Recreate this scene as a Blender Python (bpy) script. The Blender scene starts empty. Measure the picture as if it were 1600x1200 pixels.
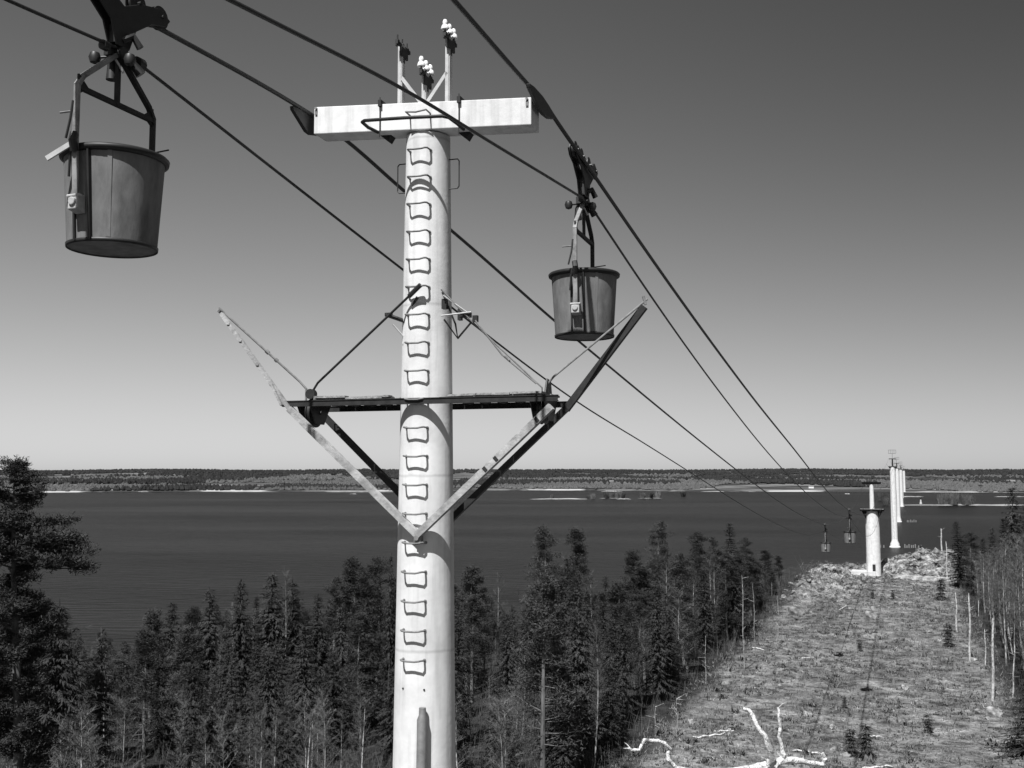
import bpy, bmesh, math, random
from mathutils import Vector, Matrix, noise
R = math.radians
sc = bpy.context.scene
COL = sc.collection
CAMZ = 41.0                                  # lens height above the lake (lake = 0)
# ------------------------------------------------------------------ camera
cam = bpy.data.cameras.new('camera'); cam.lens = 37.125; cam.sensor_width = 36
cam.clip_start = 0.3; cam.clip_end = 40000
co = bpy.data.objects.new('camera', cam); COL.objects.link(co)
co.location = (0, 0, CAMZ); co.rotation_euler = (R(90) + math.atan(137/1650), 0, 0)
sc.camera = co
# ------------------------------------------------------------------ light
SUN_EL, SUN_AZ = R(56.5), R(24)                # sunlight travels towards +Y, turned SUN_AZ to the right, falling at SUN_EL
w = bpy.data.worlds.new('World'); sc.world = w; w.use_nodes = True
nt = w.node_tree; bg = nt.nodes['Background']
sky = nt.nodes.new('ShaderNodeTexSky'); sky.sky_type = 'NISHITA'; sky.sun_disc = False
sky.sun_elevation = SUN_EL; sky.sun_rotation = R(180) - SUN_AZ; sky.air_density = 1.0; sky.dust_density = 0.55; sky.ozone_density = 2.0
sep = nt.nodes.new('ShaderNodeSeparateColor'); nt.links.new(sky.outputs[0], sep.inputs[0])
# black and white film behind a dark red filter: the red channel, with the film's toe and shoulder
def wm(op, a_, b_):
    q = nt.nodes.new('ShaderNodeMath'); q.operation = op
    for i_, v_ in enumerate((a_, b_)):
        if isinstance(v_, (int, float)): q.inputs[i_].default_value = v_
        else: nt.links.new(v_, q.inputs[i_])
    return q.outputs[0]
x_ = wm('POWER', wm('MULTIPLY', sep.outputs[0], 0.085), 1.75)
y_ = wm('DIVIDE', wm('ADD', wm('MULTIPLY', x_, 54.5), 0.12), wm('ADD', wm('MULTIPLY', x_, 5.6), 1.0))
tcw = nt.nodes.new('ShaderNodeTexCoord'); sxw = nt.nodes.new('ShaderNodeSeparateXYZ'); nt.links.new(tcw.outputs['Generated'], sxw.inputs[0])
east = nt.nodes.new('ShaderNodeMapRange'); east.interpolation_type = 'SMOOTHSTEP'; east.inputs['From Min'].default_value = -.15; east.inputs['From Max'].default_value = .75; east.inputs['To Min'].default_value = 0; east.inputs['To Max'].default_value = .62; nt.links.new(sxw.outputs[0], east.inputs['Value'])
high = nt.nodes.new('ShaderNodeMapRange'); high.inputs['From Min'].default_value = .0; high.inputs['From Max'].default_value = .45; high.inputs['To Min'].default_value = .12; nt.links.new(sxw.outputs[2], high.inputs['Value'])
f_ = wm('SUBTRACT', 1.0, wm('MULTIPLY', east.outputs[0], high.outputs[0]))
nt.links.new(wm('MULTIPLY', y_, f_), bg.inputs[0]); bg.inputs[1].default_value = 0.066
s = bpy.data.lights.new('sun', 'SUN'); s.energy = 5.0; s.angle = R(0.5); s.color = (1, 1, 1)
so = bpy.data.objects.new('sun', s); COL.objects.link(so)
sd = Vector((math.sin(SUN_AZ)*math.cos(SUN_EL), math.cos(SUN_AZ)*math.cos(SUN_EL), -math.sin(SUN_EL)))
so.rotation_euler = sd.to_track_quat('-Z', 'Y').to_euler(); so.location = (-30, -60, 110)
sc.view_settings.view_transform = 'Standard'; sc.view_settings.look = 'None'
sc.view_settings.exposure = 0.6; sc.view_settings.gamma = 1.0
sc.cycles.max_bounces = 6; sc.cycles.diffuse_bounces = 3; sc.cycles.transparent_max_bounces = 8
rng = random.Random(7)

# ------------------------------------------------------------------ materials
def mat(name, v, v2=None, scale=3.0, rough=0.8, spec=0.3, metal=0.0, bump=0.0, bscale=None, detail=6, stretch=(1,1,1), lo=0.35, hi=0.65, objvar=0.0):
    m = bpy.data.materials.new(name); m.use_nodes = True; n = m.node_tree.nodes; l = m.node_tree.links
    b = n['Principled BSDF']; b.inputs['Roughness'].default_value = rough
    b.inputs['Specular IOR Level'].default_value = spec; b.inputs['Metallic'].default_value = metal
    b.inputs['Base Color'].default_value = (v, v, v, 1)
    if v2 is None and not bump and not objvar: return m
    tc = n.new('ShaderNodeTexCoord'); mp = n.new('ShaderNodeMapping'); mp.inputs['Scale'].default_value = stretch
    l.new(tc.outputs['Object'], mp.inputs[0])
    out = None
    if v2 is not None:
        nz = n.new('ShaderNodeTexNoise'); nz.inputs['Scale'].default_value = scale; nz.inputs['Detail'].default_value = detail; nz.inputs['Roughness'].default_value = 0.65
        l.new(mp.outputs[0], nz.inputs['Vector'])
        mr = n.new('ShaderNodeMapRange'); mr.inputs['From Min'].default_value = lo; mr.inputs['From Max'].default_value = hi
        mr.inputs['To Min'].default_value = v; mr.inputs['To Max'].default_value = v2
        l.new(nz.outputs[0], mr.inputs['Value']); out = mr.outputs[0]
    if objvar:
        oi = n.new('ShaderNodeObjectInfo'); mr2 = n.new('ShaderNodeMapRange')
        mr2.inputs['To Min'].default_value = 1-objvar; mr2.inputs['To Max'].default_value = 1+objvar
        l.new(oi.outputs['Random'], mr2.inputs['Value'])
        mm = n.new('ShaderNodeMath'); mm.operation = 'MULTIPLY'
        l.new(mr2.outputs[0], mm.inputs[0])
        if out is not None: l.new(out, mm.inputs[1])
        else: mm.inputs[1].default_value = v
        out = mm.outputs[0]
    if out is not None: l.new(out, b.inputs['Base Color'])
    if bump:
        nb = n.new('ShaderNodeTexNoise'); nb.inputs['Scale'].default_value = bscale or scale*3; nb.inputs['Detail'].default_value = 5
        l.new(mp.outputs[0], nb.inputs['Vector'])
        bp = n.new('ShaderNodeBump'); bp.inputs['Strength'].default_value = bump; bp.inputs['Distance'].default_value = 0.05
        l.new(nb.outputs[0], bp.inputs['Height']); l.new(bp.outputs[0], b.inputs['Normal'])
    return m

def concrete_mat(name, joint=1.2, base=0.65):
    """whitewashed concrete: cast joints, soft stains, rust runs"""
    m = mat(name, base, None, rough=0.85, spec=0.2, bump=0.06, bscale=14)
    n = m.node_tree.nodes; l = m.node_tree.links; b = n['Principled BSDF']
    tc = n.new('ShaderNodeTexCoord')
    nz = n.new('ShaderNodeTexNoise'); nz.inputs['Scale'].default_value = 1.6; nz.inputs['Detail'].default_value = 8; nz.inputs['Roughness'].default_value = 0.6
    l.new(tc.outputs['Object'], nz.inputs['Vector'])
    mp = n.new('ShaderNodeMapping'); mp.inputs['Scale'].default_value = (9, 9, 0.7); l.new(tc.outputs['Object'], mp.inputs[0])
    n2 = n.new('ShaderNodeTexNoise'); n2.inputs['Scale'].default_value = 1.0; n2.inputs['Detail'].default_value = 4; l.new(mp.outputs[0], n2.inputs['Vector'])
    a = n.new('ShaderNodeMapRange'); a.inputs['From Min'].default_value = .3; a.inputs['From Max'].default_value = .6; a.inputs['To Min'].default_value = .80; a.inputs['To Max'].default_value = 1.03; l.new(nz.outputs[0], a.inputs['Value'])
    c = n.new('ShaderNodeMapRange'); c.inputs['From Min'].default_value = .3; c.inputs['From Max'].default_value = .5; c.inputs['To Min'].default_value = .80; c.inputs['To Max'].default_value = 1.0; l.new(n2.outputs[0], c.inputs['Value'])
    sx = n.new('ShaderNodeSeparateXYZ'); l.new(tc.outputs['Object'], sx.inputs[0])
    wob = n.new('ShaderNodeMath'); wob.operation = 'MULTIPLY_ADD'; wob.inputs[1].default_value = 0.10; l.new(nz.outputs[0], wob.inputs[0]); l.new(sx.outputs[2], wob.inputs[2])
    md = n.new('ShaderNodeMath'); md.operation = 'PINGPONG'; md.inputs[1].default_value = joint; l.new(wob.outputs[0], md.inputs[0])
    j = n.new('ShaderNodeMapRange'); j.inputs['From Min'].default_value = 0.0; j.inputs['From Max'].default_value = 0.03; j.inputs['To Min'].default_value = .76; j.inputs['To Max'].default_value = 1.0; l.new(md.outputs[0], j.inputs['Value'])
    m1 = n.new('ShaderNodeMath'); m1.operation = 'MULTIPLY'; l.new(a.outputs[0], m1.inputs[0]); l.new(c.outputs[0], m1.inputs[1])
    m2 = n.new('ShaderNodeMath'); m2.operation = 'MULTIPLY'; l.new(m1.outputs[0], m2.inputs[0]); l.new(j.outputs[0], m2.inputs[1])
    m3 = n.new('ShaderNodeMath'); m3.operation = 'MULTIPLY'; l.new(m2.outputs[0], m3.inputs[0]); m3.inputs[1].default_value = base
    l.new(m3.outputs[0], b.inputs['Base Color'])
    return m

M = {
 'column': concrete_mat('white_concrete'),
 'beam': concrete_mat('white_beam_concrete', joint=7, base=0.68),
 'iron': mat('dark_iron', 0.018, 0.032, 9, rough=0.6, spec=0.25),
 'step': mat('weathered_step_iron', 0.13, 0.22, 12, rough=0.7),
 'rope': mat('greased_wire_rope', 0.018, 0.03, 30, rough=0.5, spec=0.4),
 'blackiron': mat('black_cast_iron', 0.012, 0.022, 12, rough=0.5, spec=0.5),
 'light_steel': mat('galvanised_steel', 0.36, 0.48, 7, rough=0.6, spec=0.4),
 'strut_pale': mat('pale_strut_surface', 0.2, 0.40, 5, rough=0.85, stretch=(1,1,1), bump=.3),  # pale mottled tone of the front struts
 'plank': mat('grey_deck_plank', 0.15, 0.32, 8, rough=0.9, bump=.4),
 'tub': mat('galvanised_tub_sheet', 0.10, 0.185, 4.5, rough=0.8, spec=0.18, bump=.25, bscale=5, lo=.34, hi=.62, stretch=(1,1,.35), detail=10),
 'tub_rim': mat('rolled_steel_rim', 0.012, 0.02, 6, rough=0.5, spec=0.4),
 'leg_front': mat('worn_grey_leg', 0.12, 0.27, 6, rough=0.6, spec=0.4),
 'far_black': mat('matt_black_far_iron', 0.005, 0.009, 4, rough=.9, spec=.05),  # near-black tone for the far crossbeams, platforms and gussets
 'lug': mat('pale_cast_lug', 0.30, 0.45, 10, rough=0.6),
 'glass': mat('white_porcelain', 0.8, None, rough=0.15, spec=0.6),
 'pipe': mat('grey_pipe', 0.12, 0.18, 8, rough=0.4, spec=0.6),
 'bark_pale': mat('pale_birch_bark', 0.10, 0.42, 1.6, rough=0.9, stretch=(3,3,.8), lo=.40, hi=.60, objvar=.5),
 'bark_bright': mat('bright_bare_stem', 0.2, 0.5, 3.0, rough=0.9, stretch=(3,3,1.2), lo=.42, hi=.56),
 'bark_bare': mat('bare_pale_stem', 0.10, 0.32, 3.0, rough=0.9, stretch=(3,3,1.2), lo=.42, hi=.56, objvar=.25),
 'bark_pine': mat('pine_bark', 0.05, 0.17, 2.0, rough=0.9, stretch=(2,2,.6), objvar=.3),
 'bark_dark': mat('spruce_bark', 0.06, 0.11, 3.0, rough=0.9),
 'needles': mat('spruce_needles', 0.020, 0.046, .8, rough=0.7, spec=.12, objvar=.4),
 'needles_pine': mat('pine_needles', 0.024, 0.056, .9, rough=0.7, spec=.12, objvar=.35),
 'twigs': mat('bare_birch_twigs', 0.055, 0.14, .7, rough=0.9, spec=.1, objvar=.35),
 'brush': mat('dry_undergrowth', 0.03, 0.10, .3, rough=0.95, spec=.1),
 'deadwood': mat('sun_bleached_dead_wood', 0.16, 0.58, 9, rough=0.85, bump=1.0, bscale=20, detail=9, lo=.36, hi=.50),
 'rock': mat('granite_boulder', 0.06, 0.30, 1.4, rough=0.9, bump=.6, bscale=5, objvar=.25),
 'slab': mat('pale_foundation_concrete', 0.4, 0.52, 1, rough=0.9),
 'sand': mat('pale_shore_sand', 0.12, 0.30, .03, rough=0.95),
 'farwood': mat('far_spruce_foliage', 0.018, 0.035, .004, rough=0.95, spec=.05),
 'farbirch': mat('far_bare_birch', 0.065, 0.10, .002, rough=0.95, spec=.05),
 'house': mat('pale_farmhouse_wall', 0.6, 0.7, .3), 'roof': mat('dark_farmhouse_roof', 0.12, 0.16, .3),
 'sapling': mat('sapling_needles', 0.03, 0.055, 1.5, rough=.8, spec=.1),
}

# ------------------------------------------------------------------ mesh helpers
class MB:
    def __init__(self): self.v = []; self.f = []; self.mi = []
    def add(self, vs, fs, mi=0):
        b = len(self.v); self.v += [tuple(p) for p in vs]; self.f += [tuple(i+b for i in f) for f in fs]; self.mi += [mi]*len(fs)
    def box(self, c, size, rot=None, mi=0):
        hx, hy, hz = size[0]/2, size[1]/2, size[2]/2
        P = [Vector((x, y, z)) for x in (-hx, hx) for y in (-hy, hy) for z in (-hz, hz)]
        if rot is not None: P = [rot @ p for p in P]
        c = Vector(c); P = [p+c for p in P]
        self.add(P, [(0,1,3,2),(4,6,7,5),(0,4,5,1),(2,3,7,6),(0,2,6,4),(1,5,7,3)], mi)
    def bar(self, a, b, wd, ht, up=(0,0,1), mi=0):
        a = Vector(a); b = Vector(b); d = b-a; L = d.length; d.normalize(); up = Vector(up)
        if abs(d.dot(up)) > .98: up = Vector((0,1,0))
        sx = d.cross(up).normalized(); sz = sx.cross(d).normalized()
        rot = Matrix((sx, d, sz)).transposed()
        self.box((a+b)/2, (wd, L, ht), rot, mi)
    def tube(self, pts, r, n=8, mi=0, caps=True):
        pts = [Vector(p) for p in pts]; rs = r if isinstance(r, (list, tuple)) else [r]*len(pts)
        b = len(self.v); prev = None
        for i, p in enumerate(pts):
            if i == 0: d = pts[1]-p
            elif i == len(pts)-1: d = p-pts[i-1]
            else: d = (pts[i+1]-p).normalized() + (p-pts[i-1]).normalized()
            d.normalize()
            if prev is None: a = d.cross(Vector((0,0,1)) if abs(d.z) < .9 else Vector((0,1,0))).normalized()
            else: a = (prev - d*prev.dot(d)).normalized()
            prev = a; c = d.cross(a)
            for k in range(n):
                t = 2*math.pi*k/n; self.v.append(tuple(p + (a*math.cos(t)+c*math.sin(t))*rs[i]))
        for i in range(len(pts)-1):
            for k in range(n):
                k2 = (k+1) % n; self.f.append((b+i*n+k, b+i*n+k2, b+(i+1)*n+k2, b+(i+1)*n+k)); self.mi.append(mi)
        if caps:
            self.f.append(tuple(b+k for k in range(n))[::-1]); self.mi.append(mi)
            e = b+(len(pts)-1)*n; self.f.append(tuple(e+k for k in range(n))); self.mi.append(mi)
    def lathe(self, prof, n=32, c=(0,0,0), mi=0, close=False):
        b = len(self.v); c = Vector(c)
        for (r, z) in prof:
            for k in range(n):
                t = 2*math.pi*k/n; self.v.append((c.x+r*math.cos(t), c.y+r*math.sin(t), c.z+z))
        for i in range(len(prof)-1):
            for k in range(n):
                k2 = (k+1) % n; self.f.append((b+i*n+k, b+i*n+k2, b+(i+1)*n+k2, b+(i+1)*n+k)); self.mi.append(mi)
        if close:
            self.f.append(tuple(b+k for k in range(n))[::-1]); self.mi.append(mi)
            e = b+(len(prof)-1)*n; self.f.append(tuple(e+k for k in range(n))); self.mi.append(mi)
    def disc(self, c, axis, r, th, n=20, mi=0, rim=None):
        a = Vector(axis).normalized()*th/2; c = Vector(c); self.tube([c-a, c-a*.99, c+a*.99, c+a], [r*.93, r, r, r*.93], n, mi)
    def prism(self, poly, th, org=(0,0,0), mi=0):      # polygon in local y,z extruded along x
        n = len(poly); o = Vector(org)
        V = [o+Vector((sx*th/2, y, z)) for sx in (-1, 1) for (y, z) in poly]
        F = [tuple(range(n)), tuple(range(2*n-1, n-1, -1))] + [(i, i+n, (i+1) % n + n, (i+1) % n) for i in range(n)]
        self.add(V, F, mi)
    def build(self, name, m, parent=None, loc=(0,0,0), smooth=False, bevel=0):
        me = bpy.data.meshes.new(name); me.from_pydata(self.v, [], self.f); me.update()
        for x in (m if isinstance(m, (list, tuple)) else [m]): me.materials.append(x)
        if any(self.mi): me.polygons.foreach_set('material_index', self.mi)
        if smooth: me.shade_smooth() if hasattr(me, 'shade_smooth') else me.polygons.foreach_set('use_smooth', [True]*len(me.polygons))
        o = bpy.data.objects.new(name, me); COL.objects.link(o); o.parent = parent; o.location = loc
        if bevel:
            md = o.modifiers.new('bevel', 'BEVEL'); md.width = bevel; md.segments = 2; md.limit_method = 'ANGLE'
        if smooth and any(len(f) > 4 for f in self.f):
            es = o.modifiers.new('split', 'EDGE_SPLIT'); es.split_angle = R(40)
        return o
def tag(o, label=None, cat=None, group=None, kind=None):
    if label: o['label'] = label
    if cat: o['category'] = cat
    if group: o['group'] = group
    if kind: o['kind'] = kind
    return o
def thing(name, label, cat, loc=(0,0,0), rz=0, group=None):
    o = bpy.data.objects.new(name, None); COL.objects.link(o); o.location = loc; o.rotation_euler = (0,0,rz)
    o.empty_display_size = .3
    return tag(o, label, cat, group)
KIDS = {}
def copy_tree(o, parent=None):
    c = o.copy(); COL.objects.link(c); c.parent = parent
    kids = KIDS.get(o.name)
    if kids is None: kids = KIDS[o.name] = [k for k in COL.objects if k.parent == o]
    for ch in kids: copy_tree(ch, c)
    return c
def sst(a, b, x):
    t = max(0, min(1, (x-a)/(b-a))); return t*t*(3-2*t)
def fbm(x, y, sc_, oct_=4, z=0.0):
    v = 0; a = 1; s_ = 0
    for i in range(oct_):
        v += a*noise.noise(Vector((x*sc_, y*sc_, z+i*7.3))); s_ += a; a *= .5; sc_ *= 2.1
    return v/s_

# ================================================================== THE SETTING
SL = 0.371                                   # the ropeway runs along x = -1.21 + SL*(y-15)
UN = Vector((1, SL)).length
def uv_(x, y):                               # u = metres right of the ropeway, v = metres along it
    dx, dy = x+1.21, y-15
    return (dx - SL*dy)/UN, (SL*dx + dy)/UN
def at_uv(u, v):
    return -1.21 + (u + SL*v)/UN, 15 + (v - SL*u)/UN
def edge_wob(v): return 1.6*noise.noise(Vector((v*.045, 3.1, 0))) + .8*noise.noise(Vector((v*.17, 9.1, 0)))
def in_clearing(u, v): return max(0, min(1, (u+12.2+edge_wob(v))/1.4))*max(0, min(1, (14.6+edge_wob(v+90)-u)/1.4))
def ground(x, y, fine=True):
    u, v = uv_(x, y)
    z = 20.6
    z -= 9.5*sst(12, 62, -u) + 3.0*sst(60, 140, -u)
    z -= 2.5*sst(16, 70, u)
    # rocky bluff and knoll where the clearing ends
    k = math.exp(-(((u-11.5)/10.5)**2 + ((v-219)/9.0)**2)); z += 4.2*k
    k2 = math.exp(-(((u+8.5)/6)**2 + ((v-186)/17)**2)); z += 1.0*k2
    vs = 226 - 90*sst(14, 75, -u) + 6*sst(20, 60, u)
    z = z*(1-sst(vs, vs+62, v)) - 4.5*sst(vs, vs+62, v)
    c = in_clearing(u, v)
    z += .45*fbm(x, y, .035, 3)
    if fine:
        rough = .10 + .16*sst(30, 120, v) * c
        rk = max(k, sst(150, 178, v)*sst(3, -7, u) if u < 3 else 0, .6*sst(196, 206, v))
        rk = min(1, rk) * sst(-17, -12, u) * sst(18, 14, u)
        r = fbm(x, y, .33, 4, 5)
        z += rough*r + rk*(3.2*abs(fbm(x, y, .28, 4, 2)) + 2.2*abs(fbm(x, y, .75, 3, 8)) - .6)
    # level pads for the pylons
    p = sst(6.0, 3.4, math.hypot(x-71.5, y-211)); z = z*(1-p) + 20.75*p
    return z

def build_ground():
    xs = []; x = -150.0
    while x < 175: xs.append(x); x += 0.8 if 0 < x < 108 else 2.2
    ys = []; y = -60.0
    while y < 330: ys.append(y); y += 0.8 if 62 < y < 236 else 2.4
    V = []; F = []; CL = []
    for yy in ys:
        for xx in xs:
            u, v = uv_(xx, yy); V.append((xx, yy, ground(xx, yy))); CL.append(in_clearing(u, v))
    nx = len(xs)
    for j in range(len(ys)-1):
        for i in range(nx-1):
            a = j*nx+i; F.append((a, a+1, a+nx+1, a+nx))
    me = bpy.data.meshes.new('ground'); me.from_pydata(V, [], F); me.update()
    at = me.attributes.new('cleared', 'FLOAT', 'POINT'); at.data.foreach_set('value', CL)
    me.polygons.foreach_set('use_smooth', [True]*len(me.polygons))
    m = bpy.data.materials.new('forest_and_heath_ground'); m.use_nodes = True; n = m.node_tree.nodes; l = m.node_tree.links
    b = n['Principled BSDF']; b.inputs['Roughness'].default_value = .95; b.inputs['Specular IOR Level'].default_value = .1
    tc = n.new('ShaderNodeTexCoord')
    def nz(sc_, d, lo, hi, a_, b_):
        q = n.new('ShaderNodeTexNoise'); q.inputs['Scale'].default_value = sc_; q.inputs['Detail'].default_value = d; q.inputs['Roughness'].default_value = .7
        l.new(tc.outputs['Object'], q.inputs['Vector'])
        r = n.new('ShaderNodeMapRange'); r.inputs['From Min'].default_value = lo; r.inputs['From Max'].default_value = hi
        r.inputs['To Min'].default_value = a_; r.inputs['To Max'].default_value = b_; l.new(q.outputs[0], r.inputs['Value']); return r.outputs[0]
    def mul(a_, b_, op='MULTIPLY'):
        q = n.new('ShaderNodeMath'); q.operation = op; l.new(a_, q.inputs[0]); l.new(b_, q.inputs[1]); return q.outputs[0]
    big = nz(.16, 5, .35, .65, .55, 1.35); med = nz(.55, 9, .38, .60, .32, 1.5); fin = nz(3.5, 6, .4, .60, .7, 1.25)
    base = n.new('ShaderNodeValue'); base.outputs[0].default_value = .15
    clr = mul(mul(mul(big, med), fin), base.outputs[0])
    pale = nz(1.3, 9, .63, .70, 0.0, .22); clr = mul(clr, pale, 'ADD')
    # bare pale rock at the lake end of the clearing
    geo = n.new('ShaderNodeNewGeometry'); sp = n.new('ShaderNodeSeparateXYZ'); l.new(geo.outputs['Position'], sp.inputs[0])
    rky = n.new('ShaderNodeMapRange'); rky.inputs['From Min'].default_value = 160; rky.inputs['From Max'].default_value = 200; l.new(sp.outputs[1], rky.inputs['Value'])
    rock = nz(.9, 10, .47, .60, -.05, .20); rock = mul(rock, rky.outputs[0]); clr = mul(clr, rock, 'ADD')
    flo = nz(.5, 7, .35, .65, .012, .05)
    mx = n.new('ShaderNodeMix'); mx.data_type = 'FLOAT'; a2 = n.new('ShaderNodeAttribute'); a2.attribute_name = 'cleared'
    l.new(a2.outputs['Fac'], mx.inputs[0]); l.new(flo, mx.inputs[2]); l.new(clr, mx.inputs[3]); l.new(mx.outputs[0], b.inputs['Base Color'])
    q = n.new('ShaderNodeTexNoise'); q.inputs['Scale'].default_value = 2.2; q.inputs['Detail'].default_value = 8; l.new(tc.outputs['Object'], q.inputs['Vector'])
    bp = n.new('ShaderNodeBump'); bp.inputs['Strength'].default_value = .9; bp.inputs['Distance'].default_value = .5; l.new(q.outputs[0], bp.inputs['Height']); l.new(bp.outputs[0], b.inputs['Normal'])
    me.materials.append(m); o = bpy.data.objects.new('ground', me); COL.objects.link(o); o['kind'] = 'structure'
build_ground()

def build_lake():
    b = MB(); b.add([(-16000,-3000,0),(16000,-3000,0),(16000,26000,0),(-16000,26000,0)], [(0,1,2,3)])
    m = bpy.data.materials.new('lake_water'); m.use_nodes = True; n = m.node_tree.nodes; l = m.node_tree.links
    p = n['Principled BSDF']; p.inputs['Roughness'].default_value = .35; p.inputs['Specular IOR Level'].default_value = .03
    tc = n.new('ShaderNodeTexCoord'); mp = n.new('ShaderNodeMapping'); mp.inputs['Scale'].default_value = (.25, 1, 1); l.new(tc.outputs['Object'], mp.inputs[0])
    q = n.new('ShaderNodeTexNoise'); q.inputs['Scale'].default_value = .006; q.inputs['Detail'].default_value = 10; q.inputs['Roughness'].default_value = .62; l.new(mp.outputs[0], q.inputs['Vector'])
    r = n.new('ShaderNodeMapRange'); r.inputs['From Min'].default_value = .3; r.inputs['From Max'].default_value = .7; r.inputs['To Min'].default_value = .001; r.inputs['To Max'].default_value = .019; l.new(q.outputs[0], r.inputs['Value'])
    l.new(r.outputs[0], p.inputs['Base Color'])
    q2 = n.new('ShaderNodeTexNoise'); q2.inputs['Scale'].default_value = .35; q2.inputs['Detail'].default_value = 6; l.new(mp.outputs[0], q2.inputs['Vector'])
    bp = n.new('ShaderNodeBump'); bp.inputs['Strength'].default_value = 1; bp.inputs['Distance'].default_value = 1.2; l.new(q2.outputs[0], bp.inputs['Height']); l.new(bp.outputs[0], p.inputs['Normal'])
    o = b.build('lake_water', m); o['kind'] = 'structure'
build_lake()

# far shore -----------------------------------------------------------------
def shoreD(a): return 2270 + 120*noise.noise(Vector((a*7, 1.3, 0))) + 40*noise.noise(Vector((a*31, 4, 0)))
def farh(a, D):
    t = D - shoreD(a)
    if t < 0: return -3
    h = 2.2*sst(0, 12, t) + .0035*t
    x, y = D*math.sin(a)/1000, D*math.cos(a)/1000
    h += 24*sst(1500, 4600, t) + (3+t*.0014)*noise.noise(Vector((x*1.3, y*.8, 2))) + 2.0*noise.noise(Vector((x*4, y*2, 6)))
    h += 4.0*noise.noise(Vector((a*9, 7.7, 0)))*sst(3000, 5200, t)
    return max(h, 1.0) if t > 8 else h
def field_mask(a, D):
    x, y = D*math.sin(a)/1000, D*math.cos(a)/1000
    return noise.noise(Vector((x*2.3, y*1.15, 11)))
def build_far():
    V = []; F = []; NA = 300; rows = [2050+i*22 for i in range(28)] + [2680+i*150 for i in range(46)]
    for D in rows:
        for i in range(NA+1):
            a = R(-33+66*i/NA); V.append((D*math.sin(a), D*math.cos(a), farh(a, D)))
    for j in range(len(rows)-1):
        for i in range(NA):
            q = j*(NA+1)+i; F.append((q, q+1, q+NA+2, q+NA+1))
    me = bpy.data.meshes.new('far_shore'); me.from_pydata(V, [], F); me.update(); me.polygons.foreach_set('use_smooth', [True]*len(F))
    m = mat('far_fields', .04, .15, .0045, rough=.95, spec=.05, lo=.47, hi=.6)
    n = m.node_tree.nodes; l = m.node_tree.links; p = n['Principled BSDF']
    src = p.inputs['Base Color'].links[0].from_socket
    geo = n.new('ShaderNodeNewGeometry'); sp = n.new('ShaderNodeSeparateXYZ'); l.new(geo.outputs['Position'], sp.inputs[0])
    bank = n.new('ShaderNodeMapRange'); bank.inputs['From Min'].default_value = 2.6; bank.inputs['From Max'].default_value = 3.2; bank.inputs['To Min'].default_value = 1; bank.inputs['To Max'].default_value = 0; l.new(sp.outputs[2], bank.inputs['Value'])
    q = n.new('ShaderNodeTexNoise'); q.inputs['Scale'].default_value = .006; q.inputs['Detail'].default_value = 3; l.new(geo.outputs['Position'], q.inputs['Vector'])
    rr = n.new('ShaderNodeMapRange'); rr.inputs['From Min'].default_value = .54; rr.inputs['From Max'].default_value = .60; rr.inputs['To Max'].default_value = .36; l.new(q.outputs[0], rr.inputs['Value'])
    mm = n.new('ShaderNodeMath'); mm.operation = 'MULTIPLY'; l.new(bank.outputs[0], mm.inputs[0]); l.new(rr.outputs[0], mm.inputs[1])
    mx = n.new('ShaderNodeMath'); mx.operation = 'MAXIMUM'; l.new(mm.outputs[0], mx.inputs[0]); l.new(src, mx.inputs[1]); l.new(mx.outputs[0], p.inputs['Base Color'])
    me.materials.append(m); o = bpy.data.objects.new('far_hills', me); COL.objects.link(o); o['kind'] = 'structure'
    dk, lt = MB(), MB()
    rg = random.Random(3)
    def clump(b, x, y, z, w_, h_):
        k = 5; vs = []; a0 = rg.random()*6
        for (rr_, zz) in ((.55, 0), (1, .3), (.62, .68), (0.12, 1)):
            for i in range(k):
                t = a0+i*2*math.pi/k; j = rg.uniform(.75, 1.25)
                vs.append((x+rr_*w_*.5*math.cos(t)*j, y+rr_*w_*.5*math.sin(t)*j, z-1+h_*zz*rg.uniform(.9, 1.1)))
        fs = [(r*k+i, r*k+(i+1) % k, (r+1)*k+(i+1) % k, (r+1)*k+i) for r in range(3) for i in range(k)]
        b.add(vs, fs)
    cnt = 0
    while cnt < 21000:
        a = R(rg.uniform(-31, 31)); tt = rg.random()**1.5; D = 2290 + 5900*tt
        S = shoreD(a)
        if D < S+14: continue
        f = field_mask(a, D)
        t = D-S
        if t < 3600 and f > .20: continue
        if t < 60 and rg.random() < .5: continue
        z = farh(a, D); x, y = D*math.sin(a), D*math.cos(a)
        sp_ = noise.noise(Vector((x/1000*3, y/1000*1.1, 30)))
        deci = (t < 1500 and sp_ > -.16) or (t < 3000 and sp_ > .18)
        wd = rg.uniform(7, 13)*(1+t/4500); h = rg.uniform(9, 15) if not deci else rg.uniform(6, 12)
        if t < 500: h *= .8
        clump(lt if deci else dk, x, y, z, wd, h); cnt += 1
    o = dk.build('far_spruce_wood', M['farwood']); tag(o, 'dark spruce wood covering the far side of the lake', 'forest', kind='stuff')
    o = lt.build('far_birch_wood', M['farbirch']); tag(o, 'paler leafless wood along the far shore of the lake', 'forest', kind='stuff')
build_far()

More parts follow.
